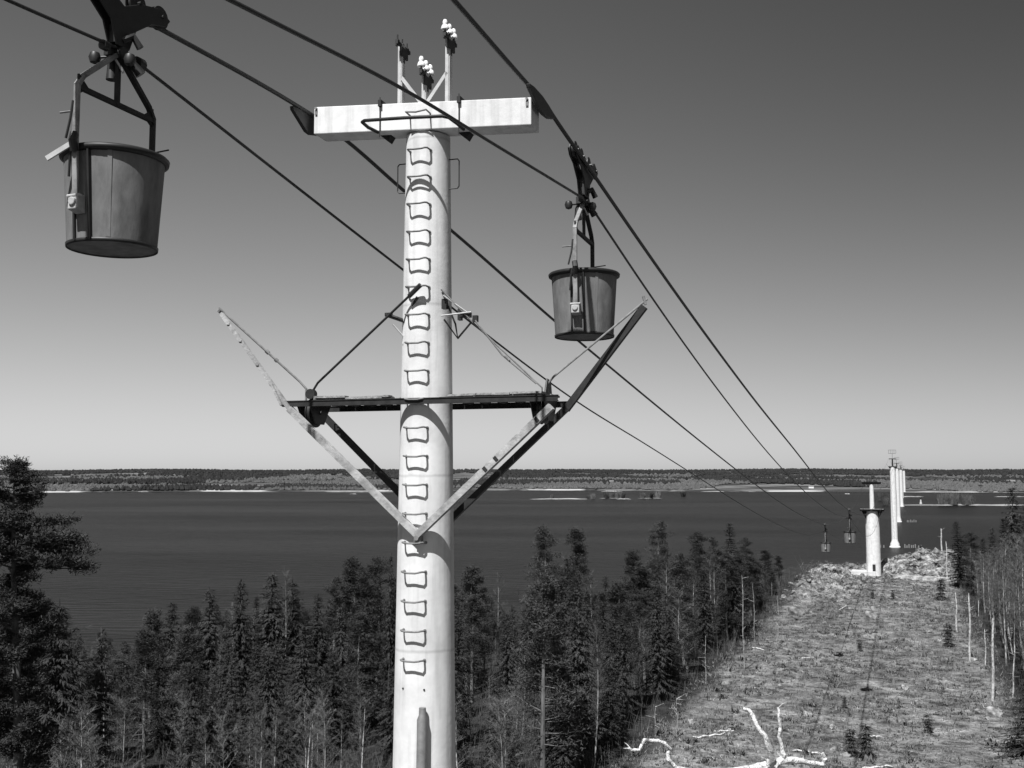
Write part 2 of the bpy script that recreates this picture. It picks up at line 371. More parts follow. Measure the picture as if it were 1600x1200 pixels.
def px2xy(px, D): return (px-800)/1650*D, D
def spit(name, px0, px1, D, depth, h, seed):
    """low sandy spit or skerry, long across the view"""
    x0, x1 = (px0-800)/1650*D, (px1-800)/1650*D; n = max(12, int((x1-x0)/9)); rg = random.Random(seed)
    V = []; F = []; m_ = 9
    for i in range(n+1):
        t = i/n; wd = depth*math.sqrt(max(0, 1-(2*t-1)**2))*(.65+.5*noise.noise(Vector((t*9, seed, 0)))) + .5
        hh = h*(1-abs(2*t-1)**3)*(.8+.5*noise.noise(Vector((t*14, seed, 4))))
        off = 18*noise.noise(Vector((t*4, seed, 8)))
        for j in range(m_):
            s_ = j/(m_-1)*2-1; V.append((x0+(x1-x0)*t, D+off+s_*wd, -1+(1+hh)*(1-abs(s_)**4)))
    for i in range(n):
        for j in range(m_-1):
            q = i*m_+j; F.append((q, q+m_, q+m_+1, q+1))
    b = MB(); b.add(V, F); o = b.build(name, M['sand'], smooth=True); o['kind'] = 'structure'; return o
for i, a in enumerate([(826, 924, 1590, 14, 1.5), (962, 985, 1590, 10, 1.5), (508, 560, 2170, 10, 1.6), (548, 560, 1950, 8, 1.2),
                       (1404, 1640, 1300, 26, 1.6), (1400, 1442, 1740, 14, 1.6), (1402, 1660, 2130, 60, 2.6), (1548, 1600, 1740, 12, 1.2),
                       (1225, 1252, 2190, 10, 1.6), (1092, 1180, 2180, 12, 1.3), (938, 972, 2200, 12, 2.4), (345, 440, 2160, 10, 1.3), (510, 640, 2150, 10, 1.5), (213, 236, 2160, 10, 2.0),
                       (1318, 1326, 1950, 7, 1.5)]):
    spit('sandy_spit', *a, seed=i*3.7+1)
# bushes on the spits
def bush_mb(rg, r, h):
    b = MB()
    for i in range(90):
        t = rg.random()*6.28; q = rg.random()**.5*r*.6; x, y = q*math.cos(t), q*math.sin(t)
        top = Vector((x*1.7+rg.uniform(-.3, .3), y*1.7, h*rg.uniform(.55, 1))); w_ = .12*r
        b.add([(x-w_, y, 0), (x+w_, y, 0), tuple(top)], [(0,1,2)])
    return b
bushes = [bush_mb(random.Random(i), 4, 8).build('leafless_shrub', M['twigs']) for i in range(3)]
bpl = [(862,1590,.9),(918,1590,1.0),(926,1590,1.1),(946,1640,1.6),(956,1640,1.3),(965,1640,1.8),(972,1600,1.2),(1003,1640,1.3),(1016,1640,1.2),(1027,1640,1.4),(1066,1700,1.5),
       (1470,1300,2.0),(1478,1300,1.6),(1484,1300,2.2),(1505,1300,1.9),(1513,1300,1.5),(1380,1300,1.4),(1374,1500,1.6)]
lbl = ['lone shrub on the small pale skerry left of centre in the lake','shrub at the right tip of the pale skerry','second shrub from the right on the pale skerry']
for i, (px, D, s_) in enumerate(bpl):
    o = bushes[i] if i < 3 else bushes[i % 3].copy()
    if i >= 3: COL.objects.link(o)
    x, y = px2xy(px, D); o.location = (x, y, .8 if D != 1640 else .2); o.scale = (s_,)*3; o.rotation_euler = (0, 0, i*1.7)
    g = 'shrubs on the middle skerries' if px < 1100 else 'shrubs by the long right hand spit'
    tag(o, 'leafless grey shrub rising from the shallow skerries in mid lake' if px < 1100 else 'leafless grey shrub growing along the long pale spit at right', 'shrub', g)
for px in (940, 1000): spit('low_skerry', px-6, px+34, 1640, 9, .5, px)

def farmhouse(px, D, s_, label):
    x, y = px2xy(px, D); a = math.atan2(x, y); z = farh(a, D)
    t = thing('farmhouse', label, 'house', (x, y, z-.5), rz=-a+.2)
    b = MB(); b.box((0,0,3*s_), (14*s_, 8*s_, 6*s_)); b.build('wall', M['house'], t)
    b = MB(); b.add([(-7.6*s_,-4.6*s_,5.8*s_),(7.6*s_,-4.6*s_,5.8*s_),(7.6*s_,0,9*s_),(-7.6*s_,0,9*s_),(-7.6*s_,4.6*s_,5.8*s_),(7.6*s_,4.6*s_,5.8*s_)], [(0,1,2,3),(3,2,5,4),(0,3,4),(1,5,2),(0,4,5,1)])
    rf = b.build('roof', M['roof'], t); b = MB(); b.box((2*s_,0,9*s_), (1.2*s_,1.2*s_,3*s_)); b.build('chimney', M['roof'], rf)
farmhouse(956, 3150, 1.25, 'pale farmhouse on the far shore near the middle of the photo')
farmhouse(990, 3300, 1.0, 'small farmhouse on the far shore just right of the pale middle one')
farmhouse(1135, 3250, 1.1, 'farmhouse on the far shore where the left ropes cross the skyline')
farmhouse(1265, 2420, .8, 'pale hut on the far shore left of the hilltop pylon')
farmhouse(1576, 3000, 1.5, 'white farmhouse on the far shore at the right edge')
farmhouse(1546, 3200, 1.0, 'small farmhouse on the far shore left of the white right hand one')
# beacon on the spit
t = thing('navigation_beacon', 'small white beacon standing on the long right hand spit', 'beacon', ((1435-800)/1650*1300, 1300, 1.2))
b = MB(); b.lathe([(1.5,0),(1.5,2),(1.0,2.2),(.85,6.2)], 12, close=True); b.build('tower', M['slab'], t)
b = MB(); b.lathe([(1.2,6.2),(1.2,6.5),(.7,6.6),(.7,7.8),(1.0,7.8),(.1,8.6)], 12, close=True); b.build('lantern', M['iron'], t)

# ================================================================== NEAR PYLON
TA = R(18)
P1 = (-1.215, 15.0, CAMZ)
gz1 = ground(P1[0], P1[1]) - CAMZ
T1 = thing('ropeway_pylon', 'tall white concrete ropeway pylon with step irons, nearest one in the middle', 'pylon', P1, rz=-TA)
def crad(z): return .318 + .0131*(4.8-z)
b = MB(); zs = [gz1-.6, -12, -4, 0, 4.83]; b.lathe([(crad(z), z) for z in zs], 64, close=True); b.build('column', M['column'], T1, smooth=True)
b = MB(); b.lathe([(1.1, gz1-.6), (1.1, gz1+.3), (.95, gz1+.42)], 40, close=True); b.build('foundation', M['slab'], T1)
# crossbeam (its right end hangs a little lower, as in the photo)
def bz(x): return 5.265 - .067*(x+.03)        # top of beam
def beam():
    b = MB(); xs = [-1.70, 1.655]; y0, y1 = -.31, .08; V = []
    for x in xs:
        V += [(x, y0, bz(x)), (x, y1, bz(x)), (x, y1, bz(x)-.41+.02*(x > 0)), (x, y0, bz(x)-.41+.02*(x > 0))]
    b.add(V, [(0,1,2,3),(4,7,6,5),(0,4,5,1),(1,5,6,2),(2,6,7,3),(3,7,4,0)])
    o = b.build('crossbeam', M['beam'], T1, bevel=.012); return o
xb = beam()
for x in (-.62, .60):
    b = MB(); b.box((x, -.12, bz(x)+.025), (.05, .46, .05)); b.tube([(x, -.335, bz(x)+.09), (x, -.335, bz(x)-.50)], .0075, 6); b.box((x, -.335, bz(x)+.0), (.05, .04, .09))
    b.add([(x-.09,-.12,bz(x)-.40),(x+.09,-.12,bz(x)-.40),(x+.03,-.11,bz(x)-.50),(x-.09,.04,bz(x)-.40),(x+.09,.04,bz(x)-.40),(x+.03,.03,bz(x)-.50)], [(0,1,2),(3,5,4),(0,3,4,1),(1,4,5,2),(2,5,3,0)])
    b.build('clamp', M['iron'], T1)
for x in (-1.66, 1.60):
    b = MB(); b.box((x, -.318, bz(x)-.09), (.035, .02, .07)); b.tube([(x, -.30, bz(x)-.03), (x, -.345, bz(x)-.03)], .018, 8); b.build('end_bolt', M['step'], T1)
# rope saddles at the beam ends
for x, zt in ((-1.80, 5.25), (1.735, 5.20)):
    b = MB(); b.prism([(-.70,-.01),(-.45,.02),(0,.035),(.35,.01),(.60,-.05),(.58,-.10),(.36,-.15),(.12,-.20),(-.16,-.27),(-.28,-.26),(-.68,-.06)] if x < 0 else [(-.62,-.01),(-.40,.02),(0,.03),(.35,.0),(.62,-.05),(.60,-.11),(.36,-.18),(.10,-.21),(-.16,-.20),(-.60,-.06)], .06, (x, -.1, zt)); b.build('rope_saddle', M['blackiron'], T1, bevel=.01)
# U shaped guard bar in front of the beam
b = MB(); b.tube([(-.66,-.30,4.89),(-.70,-.55,4.89),(-.68,-.78,4.89),(-.62,-.83,4.89),(0,-.83,4.865),(.55,-.83,4.83),(.62,-.78,4.82),(.66,-.55,4.80),(.66,-.30,4.80)], .025, 8)
b.build('guard_bar', M['iron'], T1, smooth=True)
# telephone line mast with insulators
def post(x, z1, nins, m=M['light_steel']):
    z0 = bz(x); b = MB(); b.box((x-.012, -.1, (z0+z1)/2), (.050, .012, z1-z0)); b.box((x+.02, -.04, (z0+z1)/2), (.012, .105, z1-z0)); b.box((x-.005,-.09,z0+.01),(.14,.14,.02))
    p = b.build('mast_post', M['light_steel'], T1)
    b = MB(); b.box((x+.01, -.02, z1-.03), (.03, .46, .05)); b.box((x+.0, -.03, z1-.16), (.06, .06, .22)); b.box((x+.02,-.02,z1-.12),(.03,.24,.14))
    for k in range(3):
        yy = -.21+.17*k; b.tube([(x, yy, z1-.02), (x, yy, z1+.09)], .013, 6); b.box((x, yy, z1-.03), (.05, .05, .09))
    b.build('crossarm', M['blackiron'], p)
    for k in range(nins):
        yy = -.21+.17*k; b = MB(); b.lathe([(.058,.0),(.062,.015),(.046,.06),(.030,.07),(.036,.085),(.036,.115),(.024,.145),(.006,.15)], 16, (x, yy, z1+.05), close=True)
        b.build('insulator', M['glass'], p, smooth=True)
    return p
post(-.41, 6.26, 0); post(.335, 6.28, 3); post(-.03, 5.78, 3)
for x0, x1 in ((-.385, -.045), (.32, -.02)):
    b = MB(); b.bar((x0, -.1, 5.74), (x1, -.1, bz(x1)+.02), .05, .012, up=(0,1,0)); b.bar((x0, -.07, 5.765), (x1, -.07, bz(x1)+.045), .012, .05, up=(0,1,0)); b.build('mast_brace', M['light_steel'], T1)
# step irons down the front of the column
def step_iron(z, i):
    rg = random.Random(i); r = crad(z); hw = .155; p = .142+rg.uniform(-.006, .006); zz = z
    ys = -math.sqrt(r*r-hw*hw)
    d = rg.uniform(-.004, .004)
    pts = [(-hw, ys+.03, zz), (-hw, ys-.07, zz), (-hw+.005, ys-p+.03, zz+.004), (-hw+.03, ys-p, zz), (-.07, ys-p, zz-.010+d), (.06, ys-p, zz-.011+d), (hw-.03, ys-p, zz), (hw-.005, ys-p+.03, zz+.004), (hw, ys-.07, zz), (hw, ys+.03, zz)]
    b = MB(); b.tube(pts, .0135, 7); b.disc((-hw, ys-.004, zz), (0,1,0), .02, .02, 8); b.disc((hw, ys-.004, zz), (0,1,0), .02, .02, 8)
    b.build('step_iron', M['step'], T1, smooth=True)
zr = 4.555
for i in range(19):
    step_iron(zr - i*.3945, i)
b = MB()
r = crad(4.95); b.tube([(-.155,-.30,5.08),(-.155,-.47,5.085),(.0,-.475,5.065),(.155,-.47,5.085),(.155,-.30,5.08)], .0135, 7); b.build('step_iron', M['step'], T1)
for x in (-.155, .155):                     # two empty sockets under the lowest iron
    z = zr-19*.3945; b = MB(); b.disc((x, -math.sqrt(crad(z)**2-x*x)-.0, z), (0,1,0), .013, .02, 8); b.build('iron_socket', M['blackiron'], T1)
# side hoops
for sx in (-1, 1):
    r = crad(4.3); b = MB(); b.tube([(sx*(r-.05), .0, 4.48), (sx*(r+.13), .0, 4.48), (sx*(r+.155), .0, 4.45), (sx*(r+.155), .0, 4.08), (sx*(r+.13), .0, 4.05), (sx*(r-.05), .0, 4.05)], .009, 6)
    b.build('side_hoop', M['blackiron'], T1)
# conduit pipe low on the column
b = MB(); zz = -3.16
b.tube([(.165,-crad(-3.2)-.045, zz), (.165,-crad(-3.2)-.045, zz-.10), (.165,-crad(-3.3)-.062, zz-.16), (.165,-crad(-5)-.062, -5), (.165,-crad(gz1)-.062, gz1+.3)], [.046,.05,.068,.070,.070], 20)
b.build('conduit_pipe', M['pipe'], T1, smooth=True)
# haul rope platform --------------------------------------------------------
def channel(b, a, c, w_=.05, h_=.09):
    b.bar(a, c, w_*.25, h_, mi=0)
    a = Vector(a); c = Vector(c)
    for s_ in (-1, 1):
        o_ = Vector((0, .012, s_*(h_/2-.006))); b.bar(a+o_, c+o_, w_, .012)
PF, PR = -.45, .45
for y, zc, x0, x1 in ((PF, .975, -2.06, 2.06), (PR, .945, -2.1, 2.0)):
    b = MB(); channel(b, (x0, y, zc), (x1, y, zc), .06, .085); b.build('platform_beam', M['iron'], T1)
for x0, x1, tg in ((-1.62, -.42, 0), (.44, 1.80, 1)):
    rg = random.Random(5+tg); x = x0; k = 0
    # cross bearers and boards running lengthwise
    b = MB()
    nb = 6
    for j in range(nb):
        y = PF+.09+j*.145; a0 = x0+rg.uniform(-.05, .06); a1 = x1+rg.uniform(-.05, .05)
        xx = a0
        while xx < a1-.05:
            e = min(a1, xx+rg.uniform(.25, .6)); b.box(((xx+e)/2, y, 1.045+rg.uniform(-.006, .02)), (e-xx-.008, .13, .028), Matrix.Rotation(rg.uniform(-.02, .02), 3, 'Y')); xx = e
    b.build('deck_board', M['plank'], T1)
    b = MB()
    xx = x0+.1
    while xx < x1: b.box((xx, 0, .99), (.05, .84, .05)); xx += .26
    b.build('deck_bearer', M['blackiron'], T1)
for xx in (-.50, .53): b = MB(); b.box((xx, -.28, .99), (.34, .26, .07)); b.build('column_clamp', M['blackiron'], T1)
# V struts, front ones pale, rear ones dark
AP = (.075, -.47, -.86)
b = MB(); b.bar(AP, (-1.93, PF-.02, .90), .085, .10, up=(0,1,0)); b.bar((-1.93, PF-.02, .90), (-3.10, PF-.02, 2.34), .055, .06, up=(0,1,0)); b.bar((-2.03, PF-.05, .95), (-2.2, PF-.05, 1.26), .03, .10, up=(0,1,0))
for t_ in (.25, .45, .7, .88): p_ = Vector((-1.93, PF-.05, .9)).lerp(Vector((-3.10, PF-.05, 2.34)), t_); b.box(p_, (.05, .03, .02))
b.build('pale_strut', M['strut_pale'], T1)
b = MB(); b.bar(AP, (1.98, PF-.02, .86), .095, .11, up=(0,1,0)); b.build('pale_strut', M['strut_pale'], T1)
for t_ in (.52, .60, .90):
    b = MB(); p_ = Vector(AP).lerp(Vector((1.98, PF-.02, .86)), t_)+Vector((0,-.052,0)); b.box(p_, (.045, .02, .07), Matrix.Rotation(R(-42), 3, 'Y'))
    b.build('strut_bolt_plate', M['iron'], T1)
b = MB(); b.box((AP[0], AP[1]+.03, AP[2]-.03), (.10, .10, .12)); b.disc((AP[0], AP[1]-.04, AP[2]-.04), (0,1,0), .035, .03, 10); b.build('strut_foot', M['step'], T1)
b = MB(); b.bar((0, PR, -.87), (-1.93, PR, .90), .085, .09, up=(0,1,0)); b.build('dark_strut', M['iron'], T1)
b = MB(); b.bar((0, PR, -.87), (1.95, PR, .90), .085, .10, up=(0,1,0)); b.bar((1.93, PR, .87), (3.06, PR, 2.28), .092, .10, up=(0,1,0)); b.build('dark_strut', M['iron'], T1)
# sheaves
def sheave(x, tall):
    b = MB(); b.disc((x, -.02, .86), (1,0,0), .19, .05, 24); b.disc((x-.03, -.02, .86), (1,0,0), .215, .014, 24); b.disc((x+.03, -.02, .86), (1,0,0), .215, .014, 24)
    b.tube([(x-.13, -.02, .86), (x+.13, -.02, .86)], .03, 8)
    o = b.build('sheave', M['blackiron'], T1, smooth=True)
    b = MB()
    for s_ in (-1, 1): b.prism([(-.36,.08),(.34,.08),(.12,-.24),(-.14,-.24)], .014, (x+s_*.10, -.02, .93))
    if tall: b.prism([(-.20,.0),(.20,.0),(.13,.28),(-.05,.30)], .02, (x+.06, -.02, .97))
    else: b.disc((x+.02, -.15, 1.13), (0,1,0), .075, .09, 16)
    b.build('sheave_bracket', M['blackiron'], o)
sheave(-1.78, False); sheave(1.74, True)
# rope catching rods
b = MB(); b.tube([(-1.90,-.05,.95), (-1.90,-.05,1.22), (-2.0,-.07,1.33), (-3.12, PF-.02, 2.40)], .018, 8); b.tube([(-2.45,-.2,1.75), (-2.49,-.21,1.79)], .03, 8); b.tube([(-2.32,-.17,1.63), (-2.35,-.18,1.66)], .03, 8)
b.disc((-3.12, PF-.03, 2.38), (1,0,.9), .045, .05, 10); b.build('catch_rod', M['step'], T1)
b = MB(); b.tube([(-1.78,-.05,.95), (-1.78,-.05,1.20), (-1.70,-.07,1.30), (.08, -.46, 2.58)], .018, 8); b.tube([(-.10,-.42,2.45), (.09, -.465, 2.59)], .035, 8); b.build('catch_rod', M['iron'], T1)
b = MB(); b.tube([(1.80,-.02,.95), (1.80,-.02,1.20), (1.88,.0,1.30), (3.10, PR, 2.38)], .016, 8); b.tube([(3.08,PR-.02,2.30),(3.05,PR-.02,2.42)], .02, 6); b.build('catch_rod', M['step'], T1)
b = MB(); b.tube([(1.72,-.02,.95), (1.72,-.03,1.15), (.80,-.25,2.05), (.38,-.42,2.52)], .012, 8); b.tube([(1.66,-.1,1.2), (1.2,-.20,1.60), (.84,-.30,2.08)], .012, 8)
b.tube([(1.24,-.2,1.58),(1.30,-.19,1.52)], .022, 6); b.build('catch_rod', M['step'], T1)
# rod brackets on the column
b = MB(); b.tube([(-.28,-.20,2.14),(-.36,-.26,2.17),(-.50,-.32,2.22)], .03, 8); b.tube([(-.25,-.24,2.10),(.0,-.36,2.44)], .022, 8); b.box((-.46,-.31,2.22), (.10,.06,.05)); b.build('rod_bracket', M['blackiron'], T1)
b = MB(); b.tube([(-.40,-.30,2.08),(-.26,-.22,1.90),(-.27,-.24,1.80)], .012, 6); b.build('bracket_brace', M['light_steel'], T1)
b = MB(); b.tube([(.35,-.30,2.50),(.53,-.25,2.05),(.53,-.16,1.86),(.37,-.28,2.12)], .014, 6); b.tube([(.53,-.16,1.86),(.82,-.26,2.12)], .014, 6); b.box((.68,-.25,2.17), (.16,.07,.07)); b.box((.83,-.26,2.11), (.07,.06,.09)); b.box((.39,-.30,2.33), (.07,.08,.14)); b.box((.55,-.12,2.2),(.05,.08,.16))
b.build('rod_bracket', M['blackiron'], T1)
b = MB(); b.tube([(.36,-.36,2.16),(.78,-.30,2.20)], .011, 6); b.tube([(.40,-.40,2.44),(.72,-.30,2.20)], .010, 6); b.build('bracket_brace', M['light_steel'], T1)

# ================================================================== ROPES
LX, LY, RX, RY = -2.90, 15.5, .40, 14.45
def lx(y): return LX + SL*(y-LY)
def rx(y): return RX + SL*(y-RY)
def smooth_pts(pts, n=10):
    """cubic through (y,z) points"""
    out = []
    for i in range(len(pts)-1):
        p0 = pts[i-1] if i else None; p1 = pts[i]; p2 = pts[i+1]; p3 = pts[i+2] if i+2 < len(pts) else None
        h = p2[0]-p1[0]; m12 = (p2[1]-p1[1])/h
        m1 = m12 if p0 is None or p1[2:] else ((p1[1]-p0[1])/(p1[0]-p0[0])*h + m12*(p1[0]-p0[0]))/(h+p1[0]-p0[0])
        m2 = m12 if p3 is None or p2[2:] else ((p3[1]-p2[1])/(p3[0]-p2[0])*h + m12*(p3[0]-p2[0]))/(h+p3[0]-p2[0])
        for k in range(n):
            t = k/n; t2, t3 = t*t, t*t*t
            out.append((p1[0]+h*t, (2*t3-3*t2+1)*p1[1] + (t3-2*t2+t)*h*m1 + (-2*t3+3*t2)*p2[1] + (t3-t2)*h*m2))
    out.append(pts[-1][:2]); return out
BL, BR, FL, FR = 11.42, 16.83, 113.0, 92.5    # y of the four buckets
ROPES = {}
pyl = [(211, 37.75), (578, 48.2), (868, 48.2), (1250, 48.0), (1690, 48.0), (2150, 48.0)]
def tail(yb, zb, dz, sag):
    out = []; y0, z0 = yb, zb
    for (py_, pz) in pyl:
        pz2 = pz-CAMZ+dz
        for t in (.25, .5, .75): out.append((y0+(py_-y0)*t, z0+(pz2-z0)*t - sag*(min(1, (py_-y0)/120))*4*t*(1-t)))
        out.append((py_, pz2, 1)); y0, z0 = py_, pz2
    return out
def rope(name, fx, pts, r, label, cat='rope'):
    P = smooth_pts(pts); ROPES[name+label[:12]] = P
    b = MB(); b.tube([(fx(y), y, CAMZ+z) for y, z in P], r, 8)
    o = b.build(name, M['rope'], smooth=True); return tag(o, label, cat)
k = .985
rope('track_rope', lx, [(-14, 5.55), (0, 5.33), (BL, 5.20, 1), (14.9, 5.285), (15.5, 5.275), (16.3, 5.20), (18.17, 4.92), (20.14, 4.66), (26.11, 3.77), (31.27, 3.07), (44.96, 1.27), (81.6, -3.0), (FL, -5.7, 1)] + tail(FL, -5.7, .05, 2.2), .031, 'thick left carrying rope lying in the saddle at the left end of the crossbeam')
rope('track_rope', rx, [(-14, 5.75), (0, 5.55), (11.73*k, 5.34), (14.0, 5.235), (14.6, 5.215), (15.2, 5.12), (BR, 4.88, 1), (20.3*k, 4.40), (33*k, 2.72), (48.07*k, 1.03), (70*k, -1.42), (FR, -3.4, 1)] + tail(FR, -3.4, .05, 2.2), .031, 'thick right carrying rope lying in the saddle at the right end of the crossbeam')
rope('haul_rope', lambda y: lx(y)+.05, [(-14, 4.5), (0, 4.35), (9.98, 4.58), (BL, 4.69, 1), (18.2, 3.47), (27.61, 1.87), (34.61, .98), (66.4, -3.0), (90, -5.3), (FL, -6.35, 1)] + tail(FL, -6.35, -3.8, 3.4), .020, 'thin left haulage rope gripped by the big left bucket')
rope('haul_rope', lambda y: rx(y)-.05, [(-14, .9), (0, 2.55), (7.98*k, 3.58), (10.7*k, 3.90), (13.13*k, 4.08), (BR-.3, 4.35, 1), (BR+.4, 4.28, 1), (20.28*k, 3.73), (34*k, 1.45), (47.78*k, -.35), (75.2*k, -2.9), (FR, -3.95, 1)] + tail(FR, -3.95, -3.8, 3.4), .020, 'thin right haulage rope crossing in front of the crossbeam and gripped by the farther bucket')

# ================================================================== BUCKETS
def bucket():
    """origin on the track rope; local +Y runs along the rope"""
    t = thing('ropeway_bucket', 'x', 'bucket', group='steel buckets hanging from the ropeway')
    # tub
    zr_, zb = -1.77, -2.77; ro, rb = .528, .465
    def rad(z): return rb + (ro-rb)*(z-zb)/(zr_-zb)
    b = MB(); b.lathe([(.001, zb+.03), (rb-.02, zb+.03), (ro-.02, zr_)], 56)        # inside
    b.lathe([(rb, zb), (rb+.004, zb+.05), (ro, zr_)], 56); b.lathe([(.001, zb+.012), (rb, zb+.012)], 56)
    tub = b.build('tub', M['tub'], t, smooth=True)
    b = MB(); b.lathe([(ro-.02, zr_-.01), (ro+.004, zr_-.045), (ro+.012, zr_-.035), (ro+.042, zr_-.03), (ro+.05, zr_+.01), (ro+.03, zr_+.03), (ro-.01, zr_+.025), (ro-.02, zr_-.01)], 56); b.build('rim', M['tub_rim'], tub, smooth=True)
    b = MB(); b.lathe([(rb+.0, zb-.008), (rb+.012, zb-.004), (rb+.016, zb+.03), (rb+.004, zb+.035)], 56); b.build('bottom_hoop', M['tub_rim'], tub, smooth=True)
    for an in (-.95, 2.2):
        b = MB(); ca_, sa_ = math.cos(an), math.sin(an); b.bar((rad(zb)*ca_, rad(zb)*sa_, zb+.04), (rad(zr_)*ca_, rad(zr_)*sa_, zr_-.04), .045, .012, up=(ca_, sa_, 0))
        b.build('lap_seam', M['tub'], tub)
    for s_ in (-1, 1):
        y = s_*1
        b = MB()
        for x in (-.085, .115):
            b.bar((x, y*(rad(zb)+.0), zb+.01), (x, y*(rad(zr_)+.004), zr_-.04), .025, .04, up=(0,1,0))
        b.build('stiffening_rib', M['tub_rim'], tub)
        zt = -2.36; yr = y*(rad(zt)+.045)
        b = MB(); b.prism([(-.02*s_, .06), (.09*s_, .06), (.10*s_, -.10), (-.03*s_, -.13)], .13, (0, yr-.02*s_, zt))
        b.tube([(0, y*rad(zt), zt-.02), (0, yr+.10*s_, zt-.02)], .045, 14); b.box((0, yr+.05*s_, zt+.045), (.17, .06, .03))
        b.build('pivot_lug', M['lug'], tub, bevel=.01)
    # hanger frame
    zk, hy = -1.12, .60
    b = MB()
    def flat(a, c, w1=.075, th=.03): b.bar(a, c, w1, th, up=(0,1,0)) if abs(a[1]-c[1]) < .08 else b.bar(a, c, w1, th*1.6, up=(0,0,1))
    fb = MB(); b_ = fb
    def seg(mb, a, c, wx, wy):
        a, c = Vector(a), Vector(c); d = (c-a).normalized(); sx = Vector((1,0,0)); sy = d.cross(sx).normalized(); rot = Matrix((sx, sy, d)).transposed(); mb.box((a+c)/2, (wx, wy, (c-a).length+wy*.55), rot)
    for s_ in (-1, 1):
        mb = MB()
        seg(mb, (0, s_*.57, -2.36), (0, s_*hy, -1.75), .07, .030); seg(mb, (0, s_*hy, -1.75), (0, s_*hy, zk), .065, .04); seg(mb, (0, s_*hy, zk), (0, s_*.52, zk+.12), .065, .045); seg(mb, (0, s_*.52, zk+.12), (0, s_*.05, -.60), .065, .05)
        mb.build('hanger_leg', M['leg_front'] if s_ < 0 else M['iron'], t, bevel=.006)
    b = MB(); seg(b, (0,-hy+.02,-1.14), (0,hy-.02,-1.14), .05, .05)
    for s_ in (-1, 1): b.prism([(s_*(hy-.01), -1.0), (s_*(hy-.16), -1.12), (s_*(hy-.01), -1.22)], .03, (0,0,0))
    seg(b, (0,0,-1.14), (0,0,-.56), .045, .05); b.build('hanger_tie', M['iron'], t)
    # front catch, lever and handle
    b = MB(); b.tube([(.0,-hy-.02,-1.66),(.02,-hy-.06,-1.74),(.0,-hy-.01,-1.84)], .045, 10); b.tube([(-.03,-hy-.02,-1.3),(-.05,-hy-.03,-1.5),(-.10,-hy-.03,-1.70)], .014, 6)
    b.tube([(-.05,-hy-.01,-1.76),(-.09,-hy+.02,-2.1)], .014, 6); b.build('tipping_catch', M['blackiron'], t)
    b = MB(); b.bar((-.03,-hy-.02,-1.76), (-.26,-hy-.12,-1.93), .03, .05); b.build('tipping_lever', M['light_steel'], t)
    b = MB(); b.tube([(-.04,-hy+.01,-1.40),(-.20,-hy-.02,-1.41)], .011, 6); b.build('handle_rod', M['step'], t)
    b = MB(); b.tube([(.04,hy-.02,-1.58),(.05,hy-.02,-1.68)], .03, 8); b.tube([(.03,hy,-1.52),(.22,hy+.02,-1.50)], .009, 6); b.box((.045, hy-.02, -1.66), (.05,.05,.2)); b.build('handle_rod', M['iron'], t)
    # carriage: balanced four wheel truck
    c = MB()
    for s_ in (-1, 1):
        c.prism([(-.78,.12),(-.60,.20),(-.28,.12),(0,-.02),(.28,.12),(.60,.20),(.78,.12),(.70,.02),(.46,-.05),(.20,-.24),(.10,-.50),(-.10,-.50),(-.20,-.24),(-.46,-.05),(-.70,.02)], .022, (s_*.055, 0, 0))
    c.box((.0,0,-.36), (.12,.22,.22)); c.tube([(-.09,0,-.56),(.09,0,-.56)], .065, 12)
    car = c.build('carriage', M['blackiron'], t, bevel=.006)
    for y in (-.64, -.25, .25, .64):
        w_ = MB(); w_.disc((0,y,.115), (1,0,0), .105, .03, 20); w_.disc((-.032,y,.115), (1,0,0), .135, .012, 20); w_.disc((.032,y,.115), (1,0,0), .135, .012, 20); w_.tube([(-.085,y,.115),(.085,y,.115)], .022, 8); w_.build('wheel', M['blackiron'], car, smooth=True)
    for s_, yy in ((-1, -.35), (-1, .33)):
        w_ = MB(); w_.prism([(-.09,.10),(.09,.10),(.0,-.14)], .02, (s_*.075, yy, .10)); w_.build('bright_cover', M['light_steel'], car)
    # haul rope grip with ball weights
    g = MB(); g.box((-.05,.05,-.55), (.10,.34,.11)); g.disc((.0,-.22,-.55), (0,1,0), .055, .08, 12); g.disc((.02,.30,-.58), (0,1,0), .085, .10, 14); g.tube([(-.05,.05,-.50),(-.10,.02,-.66),(-.10,.02,-.84)], [.04,.05,.065], 10); g.tube([(.03,.1,-.55),(.13,.22,-.74)], [.035,.06], 10)
    g.tube([(.04,.0,-.42),(.11,.1,-.34),(.16,.16,-.46)], .045, 8)
    gr = g.build('rope_grip', M['blackiron'], t, smooth=True)
    for p_ in ((-.22,-.12,-.62), (.14,.02,-.64)):
        q = MB(); q.lathe([(.005,-.075),(.05,-.055),(.068,0),(.05,.055),(.005,.075)], 14, p_); q.tube([p_, (-.02,.02,-.58)], .014, 6); q.build('grip_weight', M['blackiron'], gr, smooth=True)
    q = MB(); q.bar((-.02,-.06,-.60),(.06,.02,-.78), .03, .02); q.bar((.05,.02,-.5),(.10,.12,-.66), .03, .02); q.build('grip_lever', M['light_steel'], gr)
    return t
RZ = -math.atan(SL)
bk = bucket()
def place(o, x, y, z, label, rz=0): o.location = (x, y, z); o.rotation_euler = (0, 0, RZ+rz); o['label'] = label
copies = [bk] + [copy_tree(bk) for _ in range(3)]
for c in [c for c in COL.objects if c.parent in copies[1:] and c.name.startswith('tipping_lever')]: bpy.data.objects.remove(c)
place(copies[0], lx(BL)+.03, BL, CAMZ+5.20, 'large round steel bucket hanging at top left in front of the near pylon')
place(copies[1], rx(BR)-.12, BR, CAMZ+4.92, 'round steel bucket hanging just right of the near pylon behind the slanting arm', 0.05)
